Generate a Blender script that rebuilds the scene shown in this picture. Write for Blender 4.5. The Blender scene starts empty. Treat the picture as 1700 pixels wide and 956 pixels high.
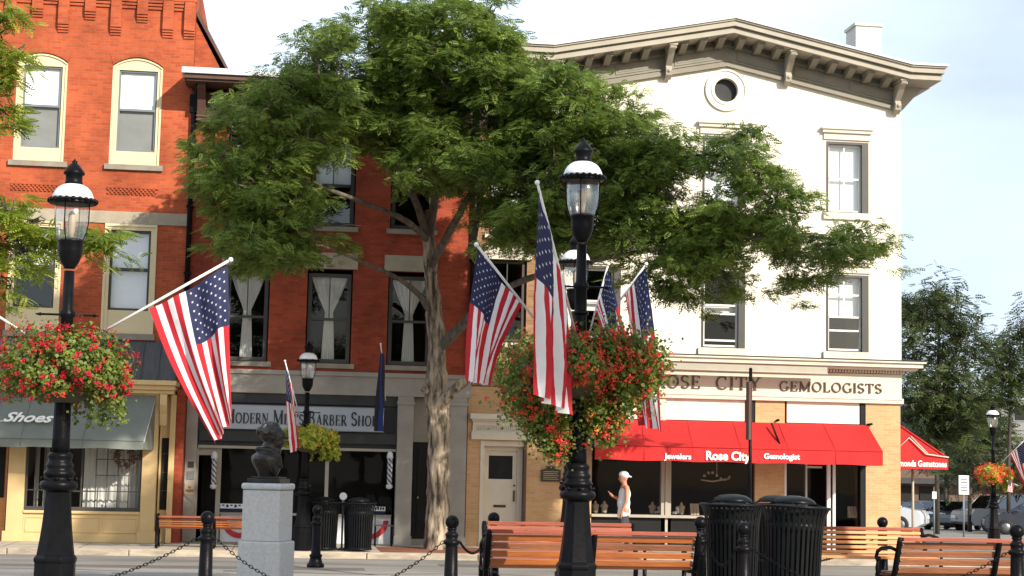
import bpy, bmesh, math, random
import numpy as np
from mathutils import Vector, Matrix, noise
R = math.radians
PI = math.pi
C = bpy.context.scene.collection
scene = bpy.context.scene
random.seed(7)

# ------------------------------------------------------------------ camera
CAM = Vector((0, 0, 1.75))
FPX, PITCH, ROLL, YAW = 2800.0, R(6.1), R(1.2), R(7.5)
Fv = Vector((math.sin(YAW)*math.cos(PITCH), math.cos(YAW)*math.cos(PITCH), math.sin(PITCH)))
R0 = Vector((math.cos(YAW), -math.sin(YAW), 0))
U0 = R0.cross(Fv)
Rv = R0*math.cos(ROLL) + U0*math.sin(ROLL)
Uv = U0*math.cos(ROLL) - R0*math.sin(ROLL)
cam_d = bpy.data.cameras.new('camera')
cam = bpy.data.objects.new('camera', cam_d); C.objects.link(cam)
cam_d.sensor_width = 36.0; cam_d.lens = 36*FPX/1700; cam_d.clip_end = 2000; cam_d.clip_start = .1
m = Matrix((Rv, Uv, -Fv)).transposed().to_4x4(); m.translation = CAM
cam.matrix_world = m
scene.camera = cam

def at(px, py, Y):
    """point of the street seen at a photo pixel, at distance Y in front of the camera"""
    d = Fv*FPX + Rv*(px-850) + Uv*(478-py)
    return CAM + d*(Y/d.y)

# ------------------------------------------------------------------ world, sun, exposure
SUN = Vector((0.66, -1.0, 0.66)).normalized()
SUN_EL = math.asin(SUN.z); SUN_AZ = math.atan2(SUN.x, SUN.y)
w = bpy.data.worlds.new('World'); scene.world = w; w.use_nodes = True
nt = w.node_tree; nt.nodes.clear()
out = nt.nodes.new('ShaderNodeOutputWorld'); bg = nt.nodes.new('ShaderNodeBackground')
sky = nt.nodes.new('ShaderNodeTexSky'); sky.sky_type = 'NISHITA'; sky.sun_disc = False
sky.sun_elevation = SUN_EL; sky.sun_rotation = SUN_AZ; sky.air_density = 1.0; sky.dust_density = 1.6; sky.ozone_density = 1.2
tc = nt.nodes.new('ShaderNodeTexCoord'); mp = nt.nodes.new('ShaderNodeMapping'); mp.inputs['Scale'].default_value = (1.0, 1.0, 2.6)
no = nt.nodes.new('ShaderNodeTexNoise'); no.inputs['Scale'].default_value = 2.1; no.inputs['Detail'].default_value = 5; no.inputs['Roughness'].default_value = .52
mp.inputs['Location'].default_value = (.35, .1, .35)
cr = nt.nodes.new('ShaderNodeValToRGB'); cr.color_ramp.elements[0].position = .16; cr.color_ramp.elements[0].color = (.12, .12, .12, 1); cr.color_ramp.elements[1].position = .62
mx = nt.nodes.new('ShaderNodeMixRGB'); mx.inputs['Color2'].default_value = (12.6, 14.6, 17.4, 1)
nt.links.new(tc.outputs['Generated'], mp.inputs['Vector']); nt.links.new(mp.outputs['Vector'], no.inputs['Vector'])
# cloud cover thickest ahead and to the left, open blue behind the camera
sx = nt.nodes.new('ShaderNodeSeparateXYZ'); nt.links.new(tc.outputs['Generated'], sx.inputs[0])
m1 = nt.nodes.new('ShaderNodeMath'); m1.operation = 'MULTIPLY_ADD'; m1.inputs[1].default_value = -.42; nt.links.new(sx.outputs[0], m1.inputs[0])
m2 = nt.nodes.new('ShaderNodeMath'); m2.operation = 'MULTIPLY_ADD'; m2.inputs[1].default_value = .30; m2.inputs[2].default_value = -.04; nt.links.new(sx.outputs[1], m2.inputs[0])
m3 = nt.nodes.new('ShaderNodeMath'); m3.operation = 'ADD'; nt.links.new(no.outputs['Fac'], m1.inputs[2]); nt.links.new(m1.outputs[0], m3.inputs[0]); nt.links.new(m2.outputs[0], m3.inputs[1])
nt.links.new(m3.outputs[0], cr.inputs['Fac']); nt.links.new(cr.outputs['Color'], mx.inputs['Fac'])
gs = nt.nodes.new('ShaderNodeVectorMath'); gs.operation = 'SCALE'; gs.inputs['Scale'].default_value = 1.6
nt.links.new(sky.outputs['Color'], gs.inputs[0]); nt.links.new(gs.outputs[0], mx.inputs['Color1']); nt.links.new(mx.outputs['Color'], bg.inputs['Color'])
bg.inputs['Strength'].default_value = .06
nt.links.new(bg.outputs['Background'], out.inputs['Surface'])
sd = bpy.data.lights.new('sun', 'SUN'); sd.energy = 5.0; sd.angle = R(.5); sd.color = (1.0, .93, .82)
so = bpy.data.objects.new('sun', sd); C.objects.link(so)
so.rotation_euler = (-SUN).to_track_quat('-Z', 'Y').to_euler(); so.location = (20, -30, 30)
scene.view_settings.view_transform = 'Standard'; scene.view_settings.look = 'None'
scene.view_settings.exposure = .42; scene.view_settings.gamma = 1.0
scene.view_settings.use_curve_mapping = False
scene.cycles.max_bounces = 6; scene.cycles.transparent_max_bounces = 12
scene.cycles.sample_clamp_indirect = 6

# ------------------------------------------------------------------ materials
M = {}
def nd(nt, t, **k):
    n = nt.nodes.new(t)
    for a, b in k.items():
        if a in n.inputs.keys(): n.inputs[a].default_value = b
        else: setattr(n, a, b)
    return n
def mat(name, col, rough=.7, var=.12, scale=3.0, bump=0.0, bscale=40, metal=0, spec=.5, trans=0, col2=None, stretch=(1,1,1), coat=0, ramp=(.3, .7)):
    m = bpy.data.materials.new(name); m.use_nodes = True; nt = m.node_tree
    b = nt.nodes['Principled BSDF']; b.inputs['Roughness'].default_value = rough; b.inputs['Metallic'].default_value = metal
    b.inputs['Specular IOR Level'].default_value = spec; b.inputs['Coat Weight'].default_value = coat
    tc = nd(nt, 'ShaderNodeTexCoord'); mp = nd(nt, 'ShaderNodeMapping'); mp.inputs['Scale'].default_value = stretch
    nt.links.new(tc.outputs['Object'], mp.inputs['Vector'])
    n = nd(nt, 'ShaderNodeTexNoise', Scale=scale, Detail=6.0, Roughness=.6)
    nt.links.new(mp.outputs['Vector'], n.inputs['Vector'])
    r = nd(nt, 'ShaderNodeValToRGB'); e = r.color_ramp.elements
    e[0].position = ramp[0]; e[1].position = ramp[1]
    c2 = col2 if col2 else tuple(min(1, c*(1+var)) for c in col)
    e[0].color = (*[c*(1-var) for c in col], 1); e[1].color = (*c2, 1)
    nt.links.new(n.outputs['Fac'], r.inputs['Fac']); nt.links.new(r.outputs['Color'], b.inputs['Base Color'])
    if bump:
        n2 = nd(nt, 'ShaderNodeTexNoise', Scale=bscale, Detail=4.0); nt.links.new(mp.outputs['Vector'], n2.inputs['Vector'])
        bp = nd(nt, 'ShaderNodeBump', Strength=bump, Distance=.02); nt.links.new(n2.outputs['Fac'], bp.inputs['Height'])
        nt.links.new(bp.outputs['Normal'], b.inputs['Normal'])
    if trans:
        tl = nd(nt, 'ShaderNodeBsdfTranslucent'); ms = nd(nt, 'ShaderNodeMixShader'); ms.inputs[0].default_value = trans
        nt.links.new(r.outputs['Color'], tl.inputs['Color']); nt.links.new(b.outputs[0], ms.inputs[1]); nt.links.new(tl.outputs[0], ms.inputs[2])
        nt.links.new(ms.outputs[0], nt.nodes['Material Output'].inputs['Surface'])
    M[name] = m; return m
def brick(name, c1, c2, mortar, bw=.21, bh=.067, ms=.012, grime=.35, bump=.35):
    m = bpy.data.materials.new(name); m.use_nodes = True; nt = m.node_tree
    b = nt.nodes['Principled BSDF']; b.inputs['Roughness'].default_value = .85; b.inputs['Specular IOR Level'].default_value = .2
    tc = nd(nt, 'ShaderNodeTexCoord'); sp = nd(nt, 'ShaderNodeSeparateXYZ'); ad = nd(nt, 'ShaderNodeMath', operation='ADD'); cb = nd(nt, 'ShaderNodeCombineXYZ')
    nt.links.new(tc.outputs['Object'], sp.inputs[0]); nt.links.new(sp.outputs[0], ad.inputs[0]); nt.links.new(sp.outputs[1], ad.inputs[1])
    nt.links.new(ad.outputs[0], cb.inputs[0]); nt.links.new(sp.outputs[2], cb.inputs[1])
    bt = nd(nt, 'ShaderNodeTexBrick', Scale=1.0); bt.inputs['Brick Width'].default_value = bw; bt.inputs['Row Height'].default_value = bh
    bt.inputs['Mortar Size'].default_value = ms*.5; bt.inputs['Mortar Smooth'].default_value = .3; bt.inputs['Bias'].default_value = -.2
    bt.inputs['Color1'].default_value = (*c1, 1); bt.inputs['Color2'].default_value = (*c2, 1); bt.inputs['Mortar'].default_value = (*mortar, 1)
    nt.links.new(cb.outputs[0], bt.inputs['Vector'])
    n = nd(nt, 'ShaderNodeTexNoise', Scale=.9, Detail=8.0, Roughness=.65); nt.links.new(tc.outputs['Object'], n.inputs['Vector'])
    mr = nd(nt, 'ShaderNodeMapRange'); mr.inputs['From Min'].default_value = .3; mr.inputs['From Max'].default_value = .7
    mr.inputs['To Min'].default_value = 1-grime; mr.inputs['To Max'].default_value = 1+grime*.4
    nt.links.new(n.outputs['Fac'], mr.inputs['Value'])
    vm = nd(nt, 'ShaderNodeVectorMath', operation='SCALE'); nt.links.new(bt.outputs['Color'], vm.inputs[0]); nt.links.new(mr.outputs[0], vm.inputs['Scale'])
    # old mortar bloom: pale flecks
    n3 = nd(nt, 'ShaderNodeTexNoise', Scale=14.0, Detail=5.0, Roughness=.7); mp3 = nd(nt, 'ShaderNodeMapping'); mp3.inputs['Scale'].default_value = (.5, .5, 2.6)
    nt.links.new(tc.outputs['Object'], mp3.inputs[0]); nt.links.new(mp3.outputs[0], n3.inputs['Vector'])
    r3 = nd(nt, 'ShaderNodeMapRange'); r3.inputs['From Min'].default_value = .58; r3.inputs['From Max'].default_value = .78; r3.inputs['To Max'].default_value = .35
    nt.links.new(n3.outputs['Fac'], r3.inputs['Value'])
    mx = nd(nt, 'ShaderNodeMixRGB'); mx.inputs['Color2'].default_value = (min(1, c1[0]*1.7), c1[1]*2.2+.03, c1[2]*2.2+.02, 1)
    nt.links.new(r3.outputs[0], mx.inputs['Fac']); nt.links.new(vm.outputs[0], mx.inputs['Color1'])
    nt.links.new(mx.outputs[0], b.inputs['Base Color'])
    bp = nd(nt, 'ShaderNodeBump', Strength=bump, Distance=.008, invert=True); nt.links.new(bt.outputs['Fac'], bp.inputs['Height']); nt.links.new(bp.outputs['Normal'], b.inputs['Normal'])
    M[name] = m
def glassmat(name, tint=(.8, .83, .82), refl=1.45, rough=.01, extra=0.0):
    m = bpy.data.materials.new(name); m.use_nodes = True; nt = m.node_tree; nt.nodes.remove(nt.nodes['Principled BSDF'])
    tr = nd(nt, 'ShaderNodeBsdfTransparent'); tr.inputs[0].default_value = (*tint, 1)
    gl = nd(nt, 'ShaderNodeBsdfGlossy'); gl.inputs['Roughness'].default_value = rough; gl.inputs['Color'].default_value = (.9, .95, 1, 1)
    fr = nd(nt, 'ShaderNodeFresnel', IOR=refl); ms = nd(nt, 'ShaderNodeMixShader')
    ge = nd(nt, 'ShaderNodeNewGeometry'); im = nd(nt, 'ShaderNodeMapRange'); im.inputs['To Min'].default_value = refl; im.inputs['To Max'].default_value = 1/refl
    nt.links.new(ge.outputs['Backfacing'], im.inputs['Value']); nt.links.new(im.outputs[0], fr.inputs['IOR'])
    ad = nd(nt, 'ShaderNodeMath', operation='ADD'); ad.inputs[1].default_value = extra; nt.links.new(fr.outputs[0], ad.inputs[0])
    tc = nd(nt, 'ShaderNodeTexCoord'); n = nd(nt, 'ShaderNodeTexNoise', Scale=1.3, Detail=1.0); nt.links.new(tc.outputs['Object'], n.inputs['Vector'])
    bp = nd(nt, 'ShaderNodeBump', Strength=.12, Distance=.02); nt.links.new(n.outputs['Fac'], bp.inputs['Height']); nt.links.new(bp.outputs[0], gl.inputs['Normal'])
    nt.links.new(ad.outputs[0], ms.inputs[0]); nt.links.new(tr.outputs[0], ms.inputs[1]); nt.links.new(gl.outputs[0], ms.inputs[2])
    nt.links.new(ms.outputs[0], nt.nodes['Material Output'].inputs['Surface']); M[name] = m
def leafmat(name, dark, light, trans=.35, nscale=.8, rough=.5):
    m = bpy.data.materials.new(name); m.use_nodes = True; nt = m.node_tree
    b = nt.nodes['Principled BSDF']; b.inputs['Roughness'].default_value = rough; b.inputs['Specular IOR Level'].default_value = .35
    a = nd(nt, 'ShaderNodeAttribute', attribute_name='tint')
    tc = nd(nt, 'ShaderNodeTexCoord'); n = nd(nt, 'ShaderNodeTexNoise', Scale=nscale, Detail=3.0); nt.links.new(tc.outputs['Object'], n.inputs['Vector'])
    mm = nd(nt, 'ShaderNodeMath', operation='MULTIPLY_ADD'); mm.inputs[1].default_value = .6; nt.links.new(a.outputs['Fac'], mm.inputs[0])
    m2 = nd(nt, 'ShaderNodeMath', operation='MULTIPLY_ADD'); m2.inputs[1].default_value = 1.2; m2.inputs[2].default_value = -.4
    nt.links.new(n.outputs['Fac'], m2.inputs[0]); nt.links.new(m2.outputs[0], mm.inputs[2])
    mx = nd(nt, 'ShaderNodeMixRGB', use_clamp=True); mx.inputs['Color1'].default_value = (*dark, 1); mx.inputs['Color2'].default_value = (*light, 1)
    nt.links.new(mm.outputs[0], mx.inputs['Fac']); nt.links.new(mx.outputs[0], b.inputs['Base Color'])
    tl = nd(nt, 'ShaderNodeBsdfTranslucent'); ms = nd(nt, 'ShaderNodeMixShader'); ms.inputs[0].default_value = trans
    nt.links.new(mx.outputs[0], tl.inputs['Color']); nt.links.new(b.outputs[0], ms.inputs[1]); nt.links.new(tl.outputs[0], ms.inputs[2])
    nt.links.new(ms.outputs[0], nt.nodes['Material Output'].inputs['Surface']); M[name] = m

brick('brick_orange', (.46, .098, .036), (.34, .064, .026), (.36, .13, .07), grime=.45)
brick('brick_red', (.35, .064, .030), (.24, .042, .021), (.24, .075, .04), grime=.45)
brick('brick_tan', (.56, .34, .17), (.47, .27, .12), (.50, .37, .24), bh=.062, ms=.012, grime=.15)
brick('brick_brown', (.36, .20, .10), (.22, .115, .055), (.33, .24, .16), bh=.062, grime=.25)
brick('brick_paver', (.26, .10, .06), (.19, .075, .045), (.22, .17, .13), bw=.2, bh=.1, grime=.3)
brick('brick_white', (.72, .68, .6), (.66, .62, .55), (.5, .46, .4), grime=.15)
mat('stucco', (.68, .615, .51), .85, .0, 2.2, .12, 30, stretch=(1, 1, .22), col2=(.75, .69, .585), ramp=(.38, .5))
mat('cream', (.66, .55, .33), .6, .06, 2.0)
mat('cream_shop', (.58, .41, .19), .55, .1, 1.5)
mat('trim_taupe', (.22, .20, .155), .65, .12, 2.2)
mat('trim_tan', (.36, .325, .26), .65, .1, 2.0)
mat('trim_stone', (.62, .56, .45), .7, .08, 2.0)
mat('window_dark', (.045, .042, .036), .5, .15)
mat('window_white', (.70, .70, .68), .5, .05)
mat('window_grey', (.16, .18, .19), .5, .1)
mat('stone_band', (.34, .29, .21), .8, .18, 2.5, .2, 30)
mat('stone_grey', (.30, .275, .235), .8, .15, 1.8, .15, 30)
mat('stone_pier', (.42, .37, .30), .8, .15, 1.8, .15, 30)
mat('stone_sill', (.25, .22, .17), .8, .2, 3, .2, 30)
mat('brown_trim', (.085, .04, .026), .6, .2, 2.5)
mat('metal_white', (.62, .64, .64), .5, .06)
mat('roof_dark', (.035, .036, .036), .8, .2)
mat('slate_panel', (.065, .066, .07), .6, .25, 3, stretch=(6, 1, 1))
mat('blind_white', (.82, .84, .84), .7, .03, 1.0, stretch=(1, 1, 6))
mat('screen_grey', (.22, .22, .21), .8, .12, 1.5, stretch=(1, 1, 2))
mat('curtain', (.80, .79, .74), .8, .1, 3.0, stretch=(14, 1, 1), trans=.2)
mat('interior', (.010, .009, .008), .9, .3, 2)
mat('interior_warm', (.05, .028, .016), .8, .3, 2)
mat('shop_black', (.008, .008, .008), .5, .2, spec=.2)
mat('awning_red', (.56, .015, .015), .8, .12, 1.6, .25, 7, stretch=(1, 1, .6), trans=.12)
mat('awning_green', (.155, .17, .145), .8, .12, 1.2, .1, 18)
mat('letter_white', (.80, .78, .72), .6, .03)
mat('letter_bronze', (.09, .045, .025), .5, .2)
mat('letter_ink', (.02, .022, .03), .6, .1)
mat('letter_wine', (.16, .03, .03), .6, .1)
mat('sign_board', (.36, .39, .43), .5, .06, 2)
mat('sign_white', (.72, .73, .72), .5, .05)
mat('black_iron', (.006, .006, .007), .34, .3, 8, .12, 60, spec=.09)
mat('can_steel', (.008, .009, .010), .36, .3, 6, .1, 40, spec=.12)
mat('dome_white', (.78, .79, .80), .3, .04)
mat('bronze', (.035, .033, .03), .38, .5, 9, .4, 25, metal=.5)
mat('granite', (.50, .51, .505), .65, .14, 30, .08, 80)
mat('granite_top', (.50, .53, .54), .65, .14, 20, .08, 80)
mat('wood_slat', (.37, .11, .024), .42, .28, 2.5, .25, 12, stretch=(.6, 6, 6), coat=.3)
mat('wood_slat_red', (.28, .06, .025), .6, .3, 2.5, .25, 12, stretch=(.6, 6, 6))
mat('wood_slat_worn', (.26, .095, .04), .6, .35, 2.0, .35, 12, stretch=(.6, 6, 6))
mat('wood_pale', (.58, .23, .06), .5, .25, 2.5, .25, 12, stretch=(.6, 6, 6), coat=.2)
mat('flag_red', (.50, .015, .025), .8, .06, 6, trans=.3)
mat('flag_white', (.80, .79, .78), .8, .03, 6, trans=.35)
mat('flag_blue', (.016, .02, .07), .8, .1, 6, trans=.2)
mat('flag_black', (.012, .013, .018), .8, .1, 6, trans=.1)
mat('flag_stripe_blue', (.012, .04, .20), .8, .1, 6, trans=.25)
mat('pole_white', (.76, .74, .70), .4, .08)
mat('gold', (.55, .40, .2), .35, .1, metal=.8)
mat('bark', (.075, .052, .034), .9, .3, 6.5, 1.0, 9, stretch=(1.7, 1.7, .30), col2=(.40, .32, .225), ramp=(.38, .62))
mat('bark_limb_shaded', (.075, .058, .042), .9, .4, 5, .8, 12, stretch=(1.6, 1.6, .4), col2=(.16, .13, .10))  # limb bark darkened: shade under the crown put into the colour
mat('bark_dark', (.06, .05, .038), .9, .4, 5, .8, 12, stretch=(1.6, 1.6, .4))
mat('asphalt', (.15, .138, .12), .9, .0, .45, .3, 60, col2=(.27, .25, .22), ramp=(.35, .62), stretch=(.5, 1.6, 1))
mat('asphalt_patch', (.12, .11, .10), .9, .12, .9, .25, 60)
mat('concrete', (.42, .36, .285), .85, .12, .8, .15, 50)
mat('kerb', (.36, .30, .225), .9, .35, 3.5, .5, 18, stretch=(.6, 2, 2))
mat('skin', (.50, .22, .13), .5, .06, 6)
mat('cloth_white', (.80, .80, .79), .85, .03, 4, .2, 14)
mat('cloth_dark', (.05, .045, .045), .85, .1)
mat('car_white', (.62, .64, .66), .25, .03, coat=.6)
mat('car_black', (.02, .022, .03), .2, .1, coat=.8)
mat('car_grey', (.20, .185, .165), .25, .08, coat=.7)
mat('car_navy', (.03, .035, .05), .2, .1, coat=.8)
mat('car_silver', (.16, .165, .17), .25, .06, metal=.4, coat=.5)
mat('tyre', (.015, .015, .015), .8, .1)
mat('rim_silver', (.20, .205, .21), .4, .2, metal=.6)
mat('lamp_red', (.45, .02, .015), .25, .05)
mat('lamp_clear', (.7, .7, .65), .2, .05)
mat('petal_red', (.50, .006, .022), .6, .15, 12, trans=.3)
mat('petal_coral', (.78, .07, .035), .6, .2, 12, trans=.3)
mat('petal_orange', (.80, .26, .04), .6, .2, 12, trans=.3)
mat('petal_yellow', (.80, .60, .10), .6, .1, 12, trans=.3)
mat('moss', (.07, .065, .03), .95, .3, 12)
mat('far_grey_wall', (.23, .225, .215), .85, .1, .5)
mat('far_brown_wall', (.13, .08, .055), .85, .15, .5)
mat('far_roof', (.12, .12, .125), .8, .1, .5)
mat('plaque', (.05, .04, .03), .45, .3, 12, metal=.6)
mat('velvet', (.45, .36, .27), .9, .1, 8)
mat('bunting_red', (.55, .03, .04), .8, .05)
mat('bulb_frost', (.45, .38, .28), .5, .1)
glassmat('glass', tint=(.95, .96, .95), extra=.0)
glassmat('glass_bright', tint=(.95, .97, .97), refl=1.5, extra=.04)
glassmat('glass_lamp', tint=(.93, .92, .9), refl=1.45, extra=.13, rough=.16)
glassmat('glass_car', tint=(.12, .13, .14), refl=1.6, extra=.1)
glassmat('glass_shop', tint=(.85, .86, .85), refl=1.22, extra=0.0)
leafmat('leaf_locust', (.045, .09, .02), (.31, .41, .08), .42, .7)
leafmat('leaf_gold', (.12, .21, .02), (.44, .48, .06), .45, 1.2)
leafmat('leaf_far', (.03, .045, .018), (.10, .13, .035), .25, .3)
leafmat('leaf_far_dark', (.02, .032, .016), (.045, .06, .02), .2, .3)
leafmat('leaf_geranium', (.05, .085, .014), (.24, .30, .05), .35, 6)
leafmat('leaf_lime', (.22, .28, .03), (.60, .62, .08), .4, 6)
leafmat('leaf_park', (.03, .06, .012), (.09, .13, .03), .3, .5)

# ------------------------------------------------------------------ objects
def wloc(o):
    v = Vector((0, 0, 0))
    while o is not None: v = v + Vector(o.location); o = o.parent
    return v
def tag(o, label=None, cat=None, group=None, kind=None):
    if label: o['label'] = label
    if cat: o['category'] = cat
    if group: o['group'] = group
    if kind: o['kind'] = kind
    return o
def empty(name, loc, label=None, cat=None, group=None):
    o = bpy.data.objects.new(name, None); C.objects.link(o); o.location = loc; o.empty_display_size = .3
    return tag(o, label, cat, group)
def copy_tree(o, parent=None):
    kids = [c for c in bpy.data.objects if c.parent == o]
    c = o.copy(); C.objects.link(c)
    if parent: c.parent = parent
    for k in kids: copy_tree(k, c)
    return c

class MB:
    def __init__(s): s.v = []; s.f = []; s.mi = []; s.sm = []
    def add(s, vs, fs, mi=0, smooth=False):
        n = len(s.v); s.v += [tuple(v) for v in vs]
        for f in fs: s.f.append(tuple(i+n for i in f)); s.mi.append(mi); s.sm.append(smooth)
        return s
    def box(s, x0, x1, y0, y1, z0, z1, mi=0):
        if x1 < x0: x0, x1 = x1, x0
        if y1 < y0: y0, y1 = y1, y0
        if z1 < z0: z0, z1 = z1, z0
        vs = [(x0,y0,z0),(x1,y0,z0),(x1,y1,z0),(x0,y1,z0),(x0,y0,z1),(x1,y0,z1),(x1,y1,z1),(x0,y1,z1)]
        return s.add(vs, [(0,3,2,1),(4,5,6,7),(0,1,5,4),(1,2,6,5),(2,3,7,6),(3,0,4,7)], mi)
    def obox(s, c, ax, ay, az, mi=0):
        c, ax, ay, az = Vector(c), Vector(ax), Vector(ay), Vector(az)
        vs = [c+ax*i+ay*j+az*k for k in (-1, 1) for (i, j) in ((-1,-1),(1,-1),(1,1),(-1,1))]
        return s.add(vs, [(0,3,2,1),(4,5,6,7),(0,1,5,4),(1,2,6,5),(2,3,7,6),(3,0,4,7)], mi)
    def prism(s, poly, axis, a, b, mi=0):
        """poly: 2-D points; axis 'y' -> (x,z) extruded in y; 'x' -> (y,z) in x; 'z' -> (x,y) in z"""
        def P(p, t): return (p[0], t, p[1]) if axis == 'y' else ((t, p[0], p[1]) if axis == 'x' else (p[0], p[1], t))
        ar = sum(poly[i][0]*poly[(i+1) % len(poly)][1]-poly[(i+1) % len(poly)][0]*poly[i][1] for i in range(len(poly)))
        if ar < 0: poly = poly[::-1]
        n = len(poly); vs = [P(p, a) for p in poly]+[P(p, b) for p in poly]
        front = tuple(range(n)); back = tuple(range(2*n-1, n-1, -1))
        fs = [front, back]+[(i, i+n, (i+1) % n+n, (i+1) % n) for i in range(n)]
        if (axis == 'y') != (b > a): fs = [f[::-1] for f in fs]
        if axis != 'y': fs = [f[::-1] for f in fs] if False else fs
        return s.add(vs, fs, mi)
    def lathe(s, prof, cx, cy, cz=0, seg=20, mi=0, smooth=True, flute=None, ang0=0):
        """prof: (r,z) from bottom to top"""
        vs = []; n = len(prof)
        for r, z in prof:
            for k in range(seg):
                a = 2*PI*k/seg+ang0; rr = r
                if flute and flute[1] <= z <= flute[2]: rr = r*(1-flute[3]*(.5+.5*math.cos(flute[0]*a)))
                vs.append((cx+rr*math.cos(a), cy+rr*math.sin(a), cz+z))
        fs = [(i*seg+k, i*seg+(k+1) % seg, (i+1)*seg+(k+1) % seg, (i+1)*seg+k) for i in range(n-1) for k in range(seg)]
        s.add(vs, fs, mi, smooth)
        m0 = len(s.v)-len(vs)
        s.f.append(tuple(m0+k for k in range(seg-1, -1, -1))); s.mi.append(mi); s.sm.append(False)
        s.f.append(tuple(m0+(n-1)*seg+k for k in range(seg))); s.mi.append(mi); s.sm.append(False)
        return s
    def tube(s, pts, rad, seg=8, mi=0, smooth=True, closed=False):
        pts = [Vector(p) for p in pts]; n = len(pts)
        if not hasattr(rad, '__len__'): rad = [rad]*n
        t0 = (pts[1]-pts[0]).normalized(); up = Vector((0, 0, 1)) if abs(t0.z) < .9 else Vector((1, 0, 0))
        a = t0.cross(up).normalized(); vs = []
        for i in range(n):
            if closed: t = (pts[(i+1) % n]-pts[i-1]).normalized()
            else: t = (pts[min(i+1, n-1)]-pts[max(i-1, 0)]).normalized()
            a = (a-t*a.dot(t)).normalized(); b = t.cross(a)
            for k in range(seg):
                w = 2*PI*k/seg; vs.append(pts[i]+(a*math.cos(w)+b*math.sin(w))*rad[i])
        m = n if closed else n-1
        fs = [(i*seg+k, i*seg+(k+1) % seg, ((i+1) % n)*seg+(k+1) % seg, ((i+1) % n)*seg+k) for i in range(m) for k in range(seg)]
        s.add(vs, fs, mi, smooth)
        if not closed:
            m0 = len(s.v)-len(vs)
            s.f.append(tuple(m0+k for k in range(seg-1, -1, -1))); s.mi.append(mi); s.sm.append(False)
            s.f.append(tuple(m0+(n-1)*seg+k for k in range(seg))); s.mi.append(mi); s.sm.append(False)
        return s
    def ball(s, c, r, seg=14, rings=9, mi=0, sc=(1, 1, 1)):
        prof = [(math.sin(PI*i/rings), -math.cos(PI*i/rings)) for i in range(rings+1)]
        prof[0] = (.001, -1); prof[-1] = (.001, 1); vs = []
        for pr, pz in prof:
            for k in range(seg):
                a = 2*PI*k/seg; vs.append((c[0]+pr*r*math.cos(a)*sc[0], c[1]+pr*r*math.sin(a)*sc[1], c[2]+pz*r*sc[2]))
        fs = [(i*seg+k, i*seg+(k+1) % seg, (i+1)*seg+(k+1) % seg, (i+1)*seg+k) for i in range(rings) for k in range(seg)]
        return s.add(vs, fs, mi, True)
    def build(s, name, mats, parent=None, loc=None, bevel=0):
        if not isinstance(mats, (list, tuple)): mats = [mats]
        L = wloc(parent) if parent else Vector(loc if loc else (0, 0, 0))
        me = bpy.data.meshes.new(name); me.from_pydata([(v[0]-L.x, v[1]-L.y, v[2]-L.z) for v in s.v], [], s.f)
        me.polygons.foreach_set('material_index', s.mi); me.polygons.foreach_set('use_smooth', s.sm)
        for m in mats: me.materials.append(M[m])
        me.update()
        o = bpy.data.objects.new(name, me); C.objects.link(o)
        if parent: o.parent = parent
        else: o.location = L
        if bevel:
            md = o.modifiers.new('bevel', 'BEVEL'); md.width = bevel; md.segments = 2; md.limit_method = 'ANGLE'
        return o

def quads_obj(name, V, nf, material, parent, tint=None, loc=(0, 0, 0)):
    """V: (nf*4, 3) array in world space -> one mesh of quads"""
    L = wloc(parent) if parent else Vector(loc)
    me = bpy.data.meshes.new(name); V = (V-np.array(L)).astype(np.float32)
    me.vertices.add(nf*4); me.vertices.foreach_set('co', V.ravel())
    me.loops.add(nf*4); me.loops.foreach_set('vertex_index', np.arange(nf*4, dtype=np.int32))
    me.polygons.add(nf); me.polygons.foreach_set('loop_start', np.arange(0, nf*4, 4, dtype=np.int32))
    if tint is not None:
        at_ = me.attributes.new('tint', 'FLOAT', 'FACE'); at_.data.foreach_set('value', tint.astype(np.float32))
    me.materials.append(M[material]); me.update(calc_edges=True)
    o = bpy.data.objects.new(name, me); C.objects.link(o)
    if parent: o.parent = parent
    else: o.location = L
    return o

rng = np.random.default_rng(11)
def rot_frames(d, roll):
    """orthonormal frames with x axis along d (n,3)"""
    d = d/np.linalg.norm(d, axis=1, keepdims=True)
    up = np.tile([0, 0, 1.0], (len(d), 1)); s = np.cross(d, up); s /= np.linalg.norm(s, axis=1, keepdims=True)+1e-9
    n = np.cross(s, d); c, q = np.cos(roll)[:, None], np.sin(roll)[:, None]
    return d, s*c+n*q, n*c-s*q
def frond_template(pairs=6, L=1.0, ll=.26, lw=.085, droop=.25):
    q = []
    for i in range(pairs):
        t = (i+.7)/pairs; bx = t*L; bz = -droop*t*t*L
        sc = .65+.5*math.sin(PI*min(1, t*.9+.05))
        for s in (-1, 1):
            a = Vector((bx, 0, bz)); dr = Vector((.35, s*1.0, -.18)).normalized()*ll*sc; wv = Vector((1, -.3*s, 0)).normalized()*lw*sc
            q += [a-wv*.4, a+dr*.5-wv, a+dr, a+dr*.5+wv]
    a = Vector((L, 0, -droop*L)); q += [a-Vector((0, lw, 0))*.4, a+Vector((ll*.5, -lw, -.03)), a+Vector((ll, 0, -.06)), a+Vector((ll*.5, lw, -.03))]
    return np.array([tuple(v) for v in q])
FROND = frond_template()
FROND_S = frond_template(4, 1.0, .34, .12)
def fronds(P, D, size, roll, tpl):
    x, y, z = rot_frames(D, roll); n = len(P)
    V = P[:, None, :]+size[:, None, None]*(tpl[None, :, 0:1]*x[:, None, :]+tpl[None, :, 1:2]*y[:, None, :]+tpl[None, :, 2:3]*z[:, None, :])
    return V.reshape(-1, 3), n*(len(tpl)//4)

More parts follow.
